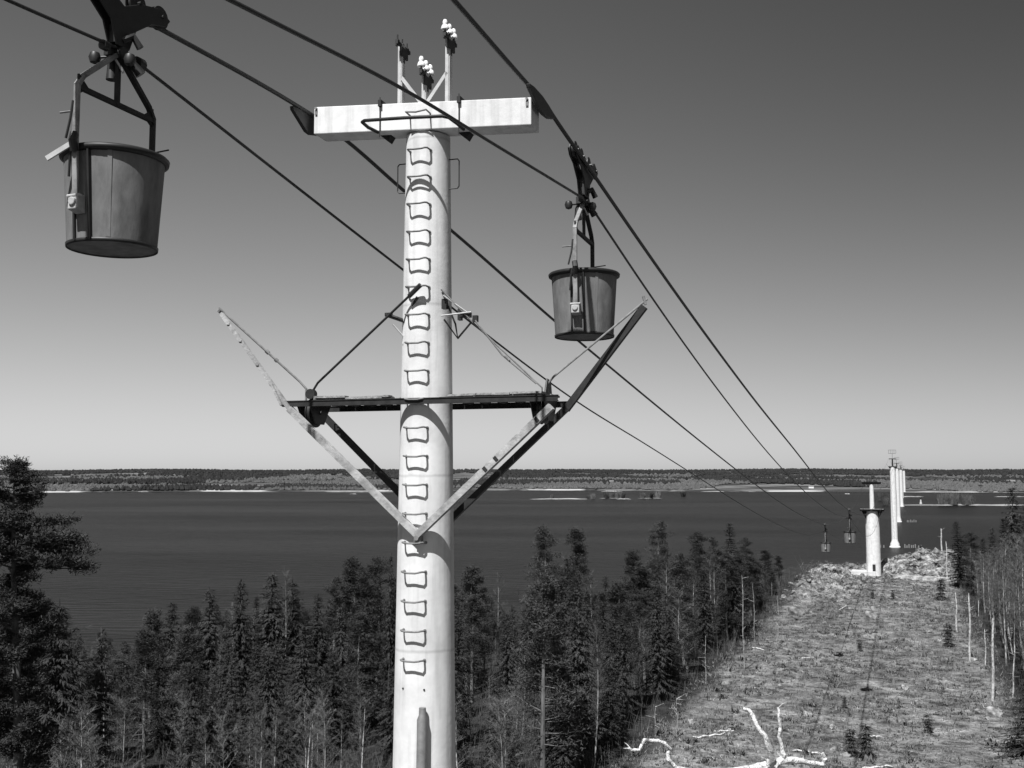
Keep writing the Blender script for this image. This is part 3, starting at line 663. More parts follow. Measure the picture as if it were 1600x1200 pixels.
place(copies[2], lx(FL), FL, CAMZ-5.7, 'small distant bucket over the dark lake, left one of the two by the hilltop pylon')
place(copies[3], rx(FR), FR, CAMZ-3.4, 'small distant bucket next to the hilltop pylon, right one of the two')

# ================================================================== FAR PYLONS
def far_pylon(x, y, z0, zp, zc, label, base, i):
    t = thing('ropeway_pylon', label, 'pylon', (x, y, z0), rz=RZ, group='white pylons marching across the lake')
    hp, hc = zp-z0, zc-z0
    b = MB()
    if base == 'lake': rr = (1.55, 1.8, 2.0, 2.2, 2.4)[i-2]; b.lathe([(2.9,-4),(2.9,.6),(2.4,.9),(2.3,2.2),(rr+.1,3.6),(rr+.04,5),(rr,hp)], 32, close=True)
    else: b.lathe([(1.40,-.5),(1.30,hp)], 40, close=True)
    b.build('shaft', M['column'], t, smooth=True)
    b = MB(); b.lathe([(.46,hp),(.38,hc-.45)], 24, close=True); b.build('upper_column', M['column' if base == 'land' else 'iron'], t, smooth=True)
    b = MB(); b.box((0,0,hc-.22), (3.42,.8 if base == 'land' else .4,.42)); b.build('crossbeam', M['far_black'], t)
    for s_ in (-1, 1):
        b = MB(); b.prism([(-.8,0),(0,.04),(.8,0),(.3,-.35),(-.3,-.35)], .09, (s_*1.77,0,hc)); b.build('rope_saddle', M['blackiron'], t)
    b = MB(); b.box((0,-1.5,hp+.12), (4.5,.14,.42)); b.box((0,1.5,hp+.12), (4.5,.14,.42)); b.build('platform_beam', M['far_black'], t)
    b = MB(); b.box((-1.25,0,hp+.22), (1.7,2.8,.16)); b.box((1.25,0,hp+.22), (1.7,2.8,.16)); b.build('platform_deck', M['far_black'], t)
    b = MB(); b.box((0,-1.62,hp+.36), (4.4,.06,.06)); b.build('deck_board', M['light_steel'], t)  # pale strip: the sunlit top of the dark deck, put in as colour
    for s_ in (-1, 1):
        for yy in (-1.35, 1.2):
            b = MB(); b.add([(s_*2.0,yy,hp+.02),(s_*1.0,yy,hp+.02),(s_*1.15,yy,hp-1.6),(s_*2.0,yy+.12,hp+.02),(s_*1.0,yy+.12,hp+.02),(s_*1.15,yy+.12,hp-1.6)], [(0,1,2),(3,5,4),(0,3,4,1),(1,4,5,2),(2,5,3,0)]); b.build('gusset', M['far_black'], t)
        b = MB(); b.bar((s_*2.0, s_*.9, hp), (s_*3.1, s_*.9, hp+1.5), .07, .12, up=(0,1,0))
        b.build('strut', M['iron'], t)
        b = MB(); b.disc((s_*1.77,0,hp+.1), (1,0,0), .22, .08, 14); b.build('sheave', M['blackiron'], t)
    b = MB(); b.bar((0,0,hc),(0,0,hc+1.5+(1.2 if base == 'lake' else 0)), .14, .14); top = hc+1.5+(1.2 if base == 'lake' else 0)
    if base == 'lake':
        b.box((0,0,top), (3.9,.16,.14)); b.box((0,0,top+1.9), (3.9,.16,.14))
        for xx in (-1.9,-.95,0,.95,1.9): b.box((xx,0,top+.95), (.12,.12,1.9))
    else:
        b.box((0,0,top-.3), (1.0,.1,.08)); b.box((-.45,0,top-.1), (.1,.1,.5)); b.box((.45,0,top-.1), (.1,.1,.5))
    b.build('mast', M['iron'], t)
    return t, hp
x2, y2 = 71.5, 211.0; z2 = 20.7
T2, hp2 = far_pylon(x2, y2, z2, 33.3, 38.95, 'white pylon standing on the bare rocky hilltop above the lake', 'land', 1)
b = MB(); b.box((0,0,1.1), (.55,.3,2.1)); d = b.build('door', M['blackiron'], T2, loc=(.1,-1.42,0))
b = MB(); b.box((.2,-.17,1.0), (.06,.05,.06)); b.build('handle', M['step'], d)
b = MB(); b.box((-1.9,-.6,.15), (4.6,4.2,1.3)); b.box((-1.4,-2.9,-.15), (5.6,.9,.7)); b.build('foundation_slab', M['slab'], T2, bevel=.04)
LP = [(578, 'first', 'wide white pylon standing in the lake just beyond the hilltop pylon'), (868, '', 'second white pylon out in the lake, partly hidden behind the wide one'),
      (1250, '', 'third white lake pylon rising where the long spit begins'), (1690, '', 'fourth white lake pylon near the far shore'), (2150, '', 'farthest white pylon by the opposite shore')]
for i, (y, _, lb) in enumerate(LP):
    x = -1.21 + SL*(y-15) + (0, 0, 1.5, 1, 4)[i]
    far_pylon(x, y, 0, 43.6-.2*i, 48.2-.1*i, lb, 'lake', i+2)
def pile_row(y, offs, s_, label, group):
    x0 = -1.21+SL*(y-15); m0 = None
    for i, o_ in enumerate(offs):
        if m0 is None:
            b = MB(); b.lathe([(.34,-2),(.30,1.4),(.2,1.6)], 10, close=True); o = b.build('mooring_pile', M['sand']); m0 = o
        else: o = m0.copy(); COL.objects.link(o)
        o.location = (x0+o_*s_, y-2+.3*math.sin(i*2.1), 0); o.scale = (s_, s_, s_*(1+.25*math.sin(i*3.7)))
        tag(o, label, 'pile', group)
pile_row(578, (-8.5,-6.6,4.6,5.8,7.0,8.1,9.2,10.4,12.0), 1.0, 'pale pile in the row standing in the water beside the wide lake pylon', 'piles beside the wide lake pylon')
pile_row(868, (6,7.2,8.4,9.6,11,12.3), 1.1, 'pale pile in the farther row of piles beside the second lake pylon', 'piles beside the second lake pylon')
# pale gravel strip in front of the knoll
b = MB(); xA, yA = at_uv(3.2, 203.5); xB, yB = at_uv(14.5, 200.5); V = []; F = []; N = 24
for i in range(N+1):
    t_ = i/N; x = xA+(xB-xA)*t_; y = yA+(yB-yA)*t_+.5*noise.noise(Vector((t_*5,1,1)))
    for dy, dz in ((-1.1,-.35),(-.95,.30),(.8,.42),(1.0,-.35)): V.append((x, y+dy, ground(x, y, False)+dz+.25+.15*noise.noise(Vector((t_*9,dy,3)))))
for i in range(N):
    for j in range(3): q = i*4+j; F.append((q,q+4,q+5,q+1))
b.add(V, F); o = b.build('gravel_bank', mat('pale_gravel', .12, .42, .9, rough=1, bump=1, bscale=3, detail=9, lo=.4, hi=.6)); o['kind'] = 'structure'

# ================================================================== TREES
def leaf(b, c, d, up, L, wd):
    """thin spray of needles: a slim kite"""
    d = d.normalized(); s_ = d.cross(up);
    if s_.length < .01: s_ = Vector((1,0,0))
    s_ = s_.normalized()*wd
    b.add([c, c+d*L*.45+s_, c+d*L, c+d*L*.45-s_], [(0,1,2,3)])
def spruce_mb(seed, h=15.0, r=2.3, dens=1.0, low=.10):
    rg = random.Random(seed); b = MB(); tr = MB()
    bend = (rg.uniform(-.25,.25), rg.uniform(-.25,.25))
    tr.tube([(bend[0]*math.sin(t*3)*t, bend[1]*t, h*t) for t in (0,.25,.5,.75,.97)], [.19,.16,.11,.06,.012], 7)
    z = h*low; az = 0
    while z < h*.985:
        t = z/h; rr = r*((1-t)**.82)*(1+.28*math.sin(z*2.1+seed))*rg.uniform(.8,1.15)+.12
        nb = 6 if t > .8 else 9
        for k_ in range(nb):
            az += 2*math.pi/nb*rg.uniform(.7,1.3); L = rr*rg.uniform(.62,1.22)
            if rg.random() < .08: continue
            dr = -.25-.35*(1-t)+rg.uniform(-.15,.12) if t < .8 else rg.uniform(-.1,.5)
            dv = Vector((math.cos(az), math.sin(az), dr)).normalized(); n_ = max(2, int(L/.17*dens))
            base = Vector((bend[0]*math.sin(t*3)*t, bend[1]*t, z))
            for j in range(n_):
                q = (j+.5+rg.uniform(-.4,.4))/n_; c = base+dv*L*q+Vector((0,0,.25*L*q*q*.6))
                wd = .032+.028*(1-q)
                for e in range(4):
                    dd = (dv + Vector((rg.uniform(-.8,.8), rg.uniform(-.8,.8), rg.uniform(-.9,.15)))).normalized()
                    leaf(b, c, dd, Vector((rg.uniform(-.3,.3),rg.uniform(-.3,.3),1)), rg.uniform(.30,.60), wd*rg.uniform(.7,1.3))
        z += (.27+.42*(1-t))*rg.uniform(.8,1.2)/dens**.5
    leaf(b, Vector((bend[0]*.14*1, bend[1], h*.95)), Vector((0,0,1)), Vector((0,1,0)), h*.06, .05)
    return tr, b
def pine_mb(seed, h=16.0, r=2.4, base=.48, nq=190, big=1.2):
    rg = random.Random(seed); b = MB(); tr = MB(); bx, by = rg.uniform(-.5,.5), rg.uniform(-.4,.4)
    def ax(t): return Vector((bx*math.sin(t*2.6), by*math.sin(t*3.3), h*t))
    tr.tube([ax(t) for t in (0,.2,.4,.6,.8,.95)], [.22,.19,.16,.12,.07,.02], 8)
    nb = int(46*big)
    for i in range(nb):
        t = base + (1-base)*(i+rg.random())/nb; az = rg.random()*6.283
        prof = (1-((t-base)/(1-base)))**.55*.85+.16
        L = r*prof*rg.uniform(.45,1.15); p0 = ax(t); dv = Vector((math.cos(az), math.sin(az), rg.uniform(-.05,.5))).normalized(); tip = p0+dv*L
        tr.tube([p0, p0+dv*L*.5+Vector((0,0,-.05*L)), tip], [.045,.03,.012], 5)
        cr = rg.uniform(.55,.95)*(1.15-.4*t)
        for q in range(nq):
            v = Vector((rg.gauss(0,1), rg.gauss(0,1), rg.gauss(0,.6))); v = v.normalized()*cr*rg.random()**.4
            c = tip + v - dv*L*.45*rg.random()**1.3
            leaf(b, c, Vector((rg.uniform(-1,1),rg.uniform(-1,1),rg.uniform(-.2,.9))), Vector((rg.uniform(-1,1),rg.uniform(-1,1),1)), rg.uniform(.24,.42), rg.uniform(.018,.036))
    return tr, b
def birch_mb(seed, h=14.0, r=1.7, base=.30, ntw=46, nbr=46):
    rg = random.Random(seed); b = MB(); tr = MB(); bx, by = rg.uniform(-.5,.5), rg.uniform(-.5,.5)
    def ax(t): return Vector((bx*math.sin(t*2.4), by*math.sin(t*3.1), h*t))
    tr.tube([ax(t) for t in (0,.15,.3,.45,.6,.75,.9,1)], [.09,.08,.07,.058,.045,.03,.015,.005], 6)
    for i in range(nbr):
        t = base+(1-base)*((i+rg.random())/nbr); az = rg.random()*6.283
        L = r*(1.1-.75*abs((t-base)/(1-base)-.3))*rg.uniform(.5,1.1)
        dv = Vector((math.cos(az)*.62, math.sin(az)*.62, rg.uniform(.5,1.1))).normalized(); p0 = ax(t); mid = p0+dv*L*.6; tip = mid+(dv+Vector((0,0,rg.uniform(-.6,.2)))).normalized()*L*.5
        b.tube([p0, mid, tip], [.022,.014,.006], 3, caps=False)
        for q in range(ntw):
            s_ = rg.random()**.7; c = p0.lerp(mid, s_*1.6) if s_ < .62 else mid.lerp(tip, (s_-.62)/.38)
            dd = (dv*.6+Vector((rg.uniform(-1,1),rg.uniform(-1,1),rg.uniform(-.5,.9)))).normalized(); Lq = rg.uniform(.25,.65); sd_ = Vector((rg.uniform(-1,1),rg.uniform(-1,1),.2)).normalized()*.013
            b.add([c-sd_, c+sd_, c+dd*Lq], [(0,1,2)])
    return tr, b
PROTO = {'spruce': [], 'pine': [], 'birch': []}
def mk(kind, trb, cab):
    root = thing({'spruce':'spruce_tree','pine':'pine_tree','birch':'birch_tree'}[kind], '', kind)
    bark = {'spruce':'bark_dark','pine':'bark_pine','birch':'bark_pale'}[kind]; fo = {'spruce':'needles','pine':'needles_pine','birch':'twigs'}[kind]
    trb.build('trunk', M[bark], root, smooth=True); cab.build('crown', M[fo], root)
    return root
def proto(kind, i, a):
    root = mk(kind, *a); PROTO[kind].append([root, False]); return root
for i in range(7): proto('spruce', i, spruce_mb(i+11, r=(3.1,2.6,3.5,2.2,2.9,3.7,2.5)[i], low=(.04,.12,.06,.15,.05,.08,.2)[i]))
for i in range(5): proto('pine', i, pine_mb(i+31, r=(2.4,3.0,2.2,2.7,2.0)[i], base=(.34,.26,.42,.22,.36)[i]))
for i in range(7): proto('birch', i, birch_mb(i+51, r=(2.1,1.7,2.4,1.5,1.9,2.3,1.5)[i], base=(.2,.3,.15,.4,.25,.2,.35)[i]))
for k_ in PROTO:
    for e in PROTO[k_]: KIDS[e[0].name] = list(e[0].children) or [c for c in COL.objects if c.parent == e[0]]
HH = {'spruce': 15.0, 'pine': 16.0, 'birch': 14.0}
NT = {'spruce': 0, 'pine': 0, 'birch': 0}
def plant(kind, px, D, ytop, label, group=None, wscale=1.0, idx=None):
    x, y = (px-800)/1650*D, D; g = ground(x, y, False); zt = CAMZ - (ytop-737)/1650*D; h = zt-g
    return put(kind, x, y, g, h, label, group, wscale, idx)
def put(kind, x, y, g, h, label, group=None, wscale=1.0, idx=None):
    L_ = PROTO[kind]; i = idx if idx is not None else rng.randrange(len(L_)); e = L_[i]
    if not e[1]: e[1] = True; o = e[0]
    else: o = copy_tree(e[0])
    s_ = h/HH[kind]; o.location = (x, y, g-.15); o.scale = (s_**.6*wscale, s_**.6*wscale, s_); o.rotation_euler = (rng.uniform(-.025,.025), rng.uniform(-.025,.025), rng.random()*6.28)
    o['label'] = label; o['category'] = kind
    if group: o['group'] = group
    elif 'group' in o: del o['group']
    NT[kind] += 1; return o
# the big pine at the left edge: its own detailed tree
def big_pine():
    rg = random.Random(99); D = 60; x, y = (38-800)/1650*D, D; g = ground(x, y); H = CAMZ+29/1650*D*1.0-g
    root = thing('pine_tree', 'tall broad pine at the left edge rising above the horizon', 'pine', (x, y, g-.2)); tr = MB(); b = MB(); nd = MB()
    def ax(z): t = z/H; return Vector((.35*math.sin(t*5), .25*math.sin(t*4+1), z))
    tr.tube([ax(H*t) for t in (0,.15,.3,.45,.6,.75,.88,.97)], [.40,.34,.29,.25,.20,.13,.07,.02], 12)
    spec = []
    for i in range(125):
        t = .36+.62*(i+rg.random())/125
        pr = 3.6*(1-((t-.36)/.64))**.62*(.72+.4*rg.random()) + .30
        if t < .77: pr = min(pr, 2.5)*.9
        if t < .77 and rg.random() < .12: continue
        spec.append((t, rg.random()*6.283, pr*rg.uniform(.55,1.0), rg.uniform(-.10,.40)))
    # long low limbs reaching right
    spec += [(.815, .1, 4.2, -.16), (.795, -.12, 4.6, -.18), (.785, .25, 4.0, -.20), (.835, -.4, 3.6, -.08), (.86, .2, 3.0, -.05), (.80,-.6,4.3,-.15), (.82,.6,3.8,-.1), (.84,.0,3.6,-.15), (.80,2.6,3.4,-.1),(.83,3.3,3.2,-.1)]
    for (t, az, L, el) in spec:
        p0 = ax(H*t); dv = Vector((math.cos(az), math.sin(az), el)).normalized(); tip = p0+dv*L+Vector((0,0,.06*L)); mid = p0+dv*L*.55
        tr.tube([p0, mid, tip], [.07,.045,.018], 6)
        ncl = max(2, int(L*2.4))
        for c_ in range(ncl):
            q = 1-c_/ncl*.72; cc = p0.lerp(mid, q/.55) if q < .55 else mid.lerp(tip, (q-.55)/.45)
            cc = cc+Vector((rg.uniform(-.35,.35), rg.uniform(-.35,.35), rg.uniform(.0,.25))); cr = rg.uniform(.32,.55)
            for j in range(170):
                v = Vector((rg.gauss(0,1), rg.gauss(0,1), rg.gauss(0,.55))).normalized()*cr*rg.random()**.4
                leaf(nd, cc+v, Vector((rg.uniform(-1,1),rg.uniform(-1,1),rg.uniform(-.2,.9))), Vector((rg.uniform(-1,1),rg.uniform(-1,1),1)), rg.uniform(.18,.32), rg.uniform(.018,.034))
    tr.build('trunk', M['bark_pine'], root, smooth=True); nd.build('crown', M['needles'], root)
big_pine()
# skyline trees, each told apart by where it stands
SKY = [('spruce',106,88,930,'pointed spruce just right of the big left pine, alone against the lake',1.1),
 ('spruce',172,92,975,'small narrow spruce between the pointed one and the dark clump on the left shore',.8),
 ('pine',248,120,950,'leftmost tree of the skyline clump left of the pylon',1.0),('spruce',272,122,932,'thin topped spruce second from the left in the skyline clump',.9),
 ('spruce',336,128,915,'spruce third from the left on the skyline left of the pylon',1.1),('spruce',383,126,903,'spruce with a pointed leader midway along the left skyline',1.0),
 ('spruce',427,128,892,'tall dense spruce in the middle of the left skyline',1.25),('birch',446,126,893,'thin leafless birch between two dense spruces on the left skyline',.7),
 ('spruce',466,130,900,'spruce right of the tallest one on the left skyline',1.1),('spruce',505,128,925,'low spruce at the dip of the left skyline',1.0),
 ('pine',530,135,903,'pine at the left foot of the high group beside the pylon',1.0),('pine',557,138,872,'round topped pine left in the high pair beside the pylon',1.25),
 ('pine',590,138,873,'round topped pine right in the high pair beside the pylon',1.1),('spruce',611,136,862,'slim spruce almost touching the left side of the pylon',.5),
 ('pine',640,140,890,'pine partly hidden behind the near pylon column',1.0),('spruce',690,140,905,'spruce mostly hidden behind the right side of the column',1.0),
 ('pine',744,140,884,'broad pine just right of the near pylon',1.2),('birch',779,145,897,'tall thin bare birch standing in the gap right of the pylon',.7),
 ('pine',855,150,822,'tall pine, left one of the pair above the forest right of the pylon',1.1),('pine',893,152,826,'tall pine, right one of the pair above the forest right of the pylon',1.1),
 ('spruce',943,150,895,'pointed spruce in the dip between the tall pine pair and the middle pines',.9),('birch',926,152,893,'pale bare birch beside the pointed spruce in the forest dip',.8),
 ('pine',985,158,860,'rounded pine left of the slim tall pine in the right forest',1.3),('pine',1032,165,816,'slim tall pine with a narrow top in the middle of the right forest',1.0),
 ('pine',1058,166,862,'low pine filling the gap right of the slim tall pine',1.0),('pine',1086,170,832,'round pine between the slim tall pine and the highest conical one',1.2),
 ('pine',1112,172,838,'narrow pine close on the left of the highest conical pine',.8),('spruce',1140,178,812,'highest conical tree of the forest right of the pylon',1.2),
 ('pine',1163,180,840,'pine leaning on the right of the highest conical tree',1.0),('pine',1192,186,858,'broad dark pine near the edge of the clearing',1.2),('pine',1212,190,866,'last dark pine before the rocky left shoulder of the clearing',1.0),
 ('spruce',1582,165,758,'tall dark spruce at the right edge rising above the lake',1.25),('spruce',1600,158,775,'dark spruce cut by the right edge of the photo',1.2),('spruce',1560,168,806,'dark spruce on the left shoulder of the tall right edge one',1.2),
 ('spruce',1492,190,812,'dark spruce standing behind the two tall bare poles on the right',1.3),('pine',1511,190,832,'dark pine between the bare poles and the right edge spruces',1.3),('spruce',1528,180,838,'small spruce in the right skyline dip',1.0),('spruce',1543,170,822,'spruce in the right skyline just left of the tall edge group',1.0)]
for (kd, px, D, yt, lb, ws) in SKY: plant(kd, px, D, yt, lb, None, ws*(1.3 if kd == 'spruce' and D < 150 and ws > .6 else 1.1))
plant('spruce', 1606, 78, 1040, 'dense dark spruce at the bottom right edge beside the clearing', None, 1.9, 5)
env = [(-100,960),(0,900),(60,905),(110,935),(140,985),(172,978),(210,985),(250,955),(330,930),(430,900),(500,935),(555,885),(620,885),(745,900),(790,935),(850,860),(900,850),(940,915),(985,880),(1032,850),(1090,850),(1140,835),(1190,868),(1225,885),(1250,905),(1290,960),(1430,900),(1480,850),(1500,845),(1540,850),(1570,820),(1700,800)]
def envy(px):
    for (a, ya), (c, yc) in zip(env, env[1:]):
        if a <= px <= c: return ya+(yc-ya)*(px-a)/(c-a)
    return 880
def zone(px, u):
    if u > 0: return 'right of the clearing, outer side' if px > 1560 else 'right of the clearing, inner side'
    for a_, n_ in ((75, 'under the big left pine'), (150, 'below the lone pointed spruce'), (225, 'below the gap in the left skyline'), (320, 'below the leftmost skyline clump'),
                   (410, 'below the third skyline spruce'), (485, 'below the tall dense skyline spruce'), (560, 'below the skyline dip'), (630, 'just left of the near pylon'), (715, 'behind the near pylon'),
                   (800, 'just right of the near pylon'), (870, 'below the left tall pine'), (930, 'below the right tall pine'), (1010, 'left of the slim tall pine'), (1080, 'below the slim tall pine'), (1150, 'below the highest conical tree')):
        if px < a_: return n_
    return 'along the left rim'
def region(px, D, u):
    if u > 0: return ('on the right of the clearing', 'right')
    if px < 640: return ('in the wood left of the near pylon', 'left')
    return ('in the wood between the near pylon and the clearing', 'middle')
occ = {}
def free(x, y, d):
    cx_, cy_ = int(x//3), int(y//3)
    for i in range(cx_-1, cx_+2):
        for j in range(cy_-1, cy_+2):
            for (a, c) in occ.get((i, j), ()):
                if (a-x)**2+(c-y)**2 < d*d: return False
    occ.setdefault((cx_, cy_), []).append((x, y)); return True
tries = 0
def add_tree(kind, x, y, D, px, u, g, h):
    zn = zone(px, u); row = 'front' if D < 88 else ('middle' if D < 128 else 'back')
    tall = ('tall' if h > (11.5 if kind != 'spruce' else 10.5) else 'short')
    kn = {'birch': 'leafless birch', 'spruce': 'dark spruce', 'pine': 'dark crowned pine'}[kind]
    put(kind, x, y, g, h, '%s %s %s, %s row' % (tall, kn, zn, row), '%s %s, %s row' % (kn, zn, row), rng.uniform(.85,1.2))
vv = 52.0
while vv < 214:                              # the cut edges of the wood on both sides of the clearing
    for side in (-1, 1):
        u = (-14.6-edge_wob(vv)-rng.uniform(0, 2.2)) if side < 0 else (17.0+edge_wob(vv+90)+rng.uniform(0, 2.5))
        x, y = at_uv(u, vv+rng.uniform(-1, 1)); px = 800+1650*x/y
        if px > 1680 or not free(x, y, 1.4): continue
        g = ground(x, y, False); kind = rng.choice(('spruce','spruce','spruce','pine','birch')) if side < 0 else rng.choice(('birch','birch','spruce','birch'))
        h = rng.uniform(7, 14) if kind != 'spruce' else rng.uniform(4.5, 12.5); h = min(h, CAMZ-(envy(px)+15-737)/1650*y-g)
        if side > 0 and kind == 'spruce': h *= .6
        if h > 3: add_tree(kind, x, y, y, px, u, g, h)
    vv += 2.5
for i in range(95):                          # tall bare birches crowding the right side
    px = rng.uniform(1490, 1640); D = rng.uniform(78, 158); x = (px-800)/1650*D; u, v = uv_(x, D)
    if u < 16.2+edge_wob(v+90) or not free(x, D, 1.2): continue
    g = ground(x, D, False); h = CAMZ-(rng.uniform(838, 935)-737)/1650*D-g
    add_tree('birch', x, D, D, px, u, g, h)
LIM = {'spruce': 292, 'pine': 130, 'birch': 294}
def birchy(px): return 1075 if px < 640 else (1010 if px < 1010 else 960)
while tries < 60000 and any(NT[k_] < LIM[k_] for k_ in NT):
    tries += 1
    D = math.sqrt(rng.uniform(50**2, 215**2)); px = rng.uniform(-90, 1690); x, y = (px-800)/1650*D, D
    u, v = uv_(x, y)
    if -13.6-edge_wob(v) < u < 15.8+edge_wob(v+90) or u > 75: continue
    g = ground(x, y, False)
    if g < 1.2 or v > 232: continue
    n_ = noise.noise(Vector((x*.045, y*.045, 3)))
    if u > 0: kind = 'birch' if (D < 150 or rng.random() < .8) else ('spruce' if rng.random() < .7 else 'pine')
    elif D < 100 and px < 640: kind = 'birch' if rng.random() < .80 + n_*.4 else 'spruce'
    elif D < 100: kind = 'birch' if rng.random() < .50+n_*.8 else 'spruce'
    else: kind = 'birch' if rng.random() < .05+n_*.12 else ('spruce' if rng.random() < .68 else 'pine')
    if NT[kind] >= LIM[kind]:
        continue
    if not free(x, y, (1.9 if D > 75 else 1.5) if u < 0 else 1.25): continue
    if u < 0 and kind == 'birch' and NT['birch'] > 235: continue
    h = {'spruce': rng.uniform(8, 15.5), 'pine': rng.uniform(11, 16), 'birch': rng.uniform(9, 14.5)}[kind]
    if D < 100 and kind == 'spruce' and u < 0 and rng.random() < .5: h *= .7
    if u > 0 and px > 1470: h = rng.uniform(10, 17)
    lim = CAMZ - (envy(px)+rng.uniform(8, 60)-737)/1650*D - g
    if D < 66: lim = min(lim, CAMZ-(1085-737)/1650*D-g)
    if kind == 'birch' and u < 0 and D < 100: lim = min(lim, CAMZ-(birchy(px)+rng.uniform(-15,60)-737)/1650*D-g)
    h = min(h, lim)
    if h < 4.5: continue
    add_tree(kind, x, y, D, px, u, g, h)
# unused prototypes would sit at the origin
for k_ in PROTO:
    for e in PROTO[k_]:
        if not e[1]:
            for c in list(e[0].children): bpy.data.objects.remove(c)
            bpy.data.objects.remove(e[0])
print('TREES', NT, tries)

# bare poles and dead stems beside the clearing
def bare_stem(px, ytop, ybase, label, wpx=3.2, lean=0.0, seed=0):
    D = (CAMZ-20.3)*1650/(ybase-737)
    x = (px-800)/1650*D; g = ground(x, D, False); zt = CAMZ-(ytop-737)/1650*D; h = zt-g; rg = random.Random(seed)
    root = thing('dead_birch', label, 'dead tree', (x, D, g-.2)); r0 = wpx*(.52 if px < 1300 else .82)/1650*D/2
    b = MB(); b.tube([(lean*h*t+.05*math.sin(t*9+seed), .06*math.sin(t*7), h*t) for t in (0,.2,.4,.6,.8,.95,1)], [r0*1.1,r0,r0*.9,r0*.85,r0*.75,r0*.6,r0*.3], 8); b.build('trunk', M['bark_bare' if px < 1300 else 'bark_bright'], root, smooth=True)
    b = MB()
    for i in range(7):
        t = rg.uniform(.35,.98); a = rg.random()*6.28; L = rg.uniform(.3,.9); p0 = Vector((lean*h*t,0,h*t)); b.tube([p0, p0+Vector((math.cos(a)*L, math.sin(a)*L, L*rg.uniform(-.1,.8)))], [.03,.008], 4, caps=False)
    b.build('branch_stub', M['bark_bare'], root)
for i, a in enumerate([(1465,823,893,'tallest far bare pole behind the rocky knoll',3.0,0),(1472,843,908,'bare pole beside the knoll, right one of the far pair',2.6,.005),
    (1484,920,985,'pale bare stem at the right rim of the clearing next to the knoll',3.2,.01),(1503,921,1030,'tall pale bare stem, second along the right rim of the clearing',4.0,.02),
    (1527,975,1036,'thin pale stem close left of the tallest pale stem on the right rim',2.4,0),(1536,958,1090,'tallest palest bare stem on the right rim of the clearing',5.2,.03),
    (1566,998,1086,'leaning thin pale stem on the right inside the dark wood edge',2.8,.07),
    (1156,893,1046,'tall pale dead stem at the left rim of the clearing',3.0,-.005),(1174,905,1026,'pale curved stem right of the tall one on the left rim',2.6,-.02),
    (1210,925,1006,'pale short stem under the rocky shoulder on the left rim',2.6,0),(1052,1078,1146,'thin pale stem at the lower left rim of the clearing',2.6,0),(1019,1090,1146,'lowest thin pale stem on the left rim above the bleached branches',2.2,0),
    (1097,985,1066,'thin pale stem halfway down the left rim of the clearing',2.4,0)]): bare_stem(*a[:3], a[3], a[4], a[5], i)
# small bare tree on the rocky shoulder
def shrub_tree(px, D, h, label, seed):
    x = (px-800)/1650*D; g = ground(x, D); rg = random.Random(seed); b = MB()
    for i in range(6):
        a = rg.uniform(-1.1, 1.1); L = h*rg.uniform(.6,1); tip = Vector((math.sin(a)*L*.6, rg.uniform(-.6,.6), L)); b.tube([(0,0,-.3), tip*.5+Vector((.1,0,0)), tip], [.07,.045,.012], 5)
        for j in range(6):
            t = rg.uniform(.4,1); p = tip*t; b.tube([p, p+Vector((rg.uniform(-.6,.6), rg.uniform(-.5,.5), rg.uniform(.2,.7)))], [.02,.005], 3, caps=False)
    o = b.build('bare_shrub', M['twigs'], loc=(x, D, g)); tag(o, label, 'shrub')
shrub_tree(1256, 188, 4.6, 'spreading leafless shrub on the rocky left shoulder against the lake', 4)
# saplings in the clearing
sap = None
for i, (px, py, s_, lb) in enumerate([(1461,935,3.6,'small dark spruce sapling high on the clearing below the gravel bank'),(1470,1005,2.8,'dark spruce sapling near the right rim of the clearing'),
    (1356,932,1.6,'low dark sapling left of two below the hilltop pylon'),(1388,934,1.7,'low dark sapling right of two below the hilltop pylon'),(1334,1010,1.5,'thin dark sapling alone on the left half of the clearing'),
    (1308,1098,1.1,'dark low sapling in the middle of the clearing above the bleached branches'),(1316,1168,2.0,'ragged dark sapling low in the clearing right of the bleached branches'),(1340,1172,2.5,'taller ragged sapling low in the clearing, right one of the bottom pair'),(1436,1132,1.6,'faint slim sapling in the lower right of the clearing')]):
    D = 20.4*1650/(py-737); x = (px-800)/1650*D; g = ground(x, D)
    if sap is None:
        t_, c_ = spruce_mb(77, 3.0, .75, 1.6, .02); root = thing('spruce_sapling', '', 'sapling'); t_.v = [(a*.35, b_*.35, c) for a, b_, c in t_.v]; t_.build('trunk', M['bark_dark'], root); c_.build('crown', M['sapling'], root); sap = root; o = root
    else: o = copy_tree(sap)
    o.location = (x, D, g-.1); q = s_/3; o.scale = (q*1.15, q*1.15, q); o.rotation_euler = (0,0,i*1.3); tag(o, lb, 'sapling', 'saplings on the clearing')

# boulders
def boulder_mesh(seed):
    bm = bmesh.new(); bmesh.ops.create_icosphere(bm, subdivisions=3, radius=1); rq = random.Random(seed)
    pl = [(Vector((rq.gauss(0,1), rq.gauss(0,1), rq.gauss(0,.8))).normalized(), rq.uniform(.55,.85)) for _ in range(11)]
    for v in bm.verts:
        n_ = v.co.normalized(); d_ = 1+.38*noise.noise(n_*1.3+Vector((seed*3.1,0,0)))+.2*noise.noise(n_*3.2+Vector((0,seed,0)))+.08*noise.noise(n_*8)
        co_ = n_*d_*1.15
        for pn, pd in pl:
            q_ = co_.dot(pn)
            if q_ > pd: co_ -= pn*(q_-pd)*.92
        v.co = Vector((co_.x*1.1, co_.y*.9, max(-.4, co_.z*.85)))
    me = bpy.data.meshes.new('boulder'); bm.to_mesh(me); bm.free(); me.materials.append(M['rock']); return me
bms = [boulder_mesh(i) for i in range(6)]
rb = random.Random(21)
nb_ = 0
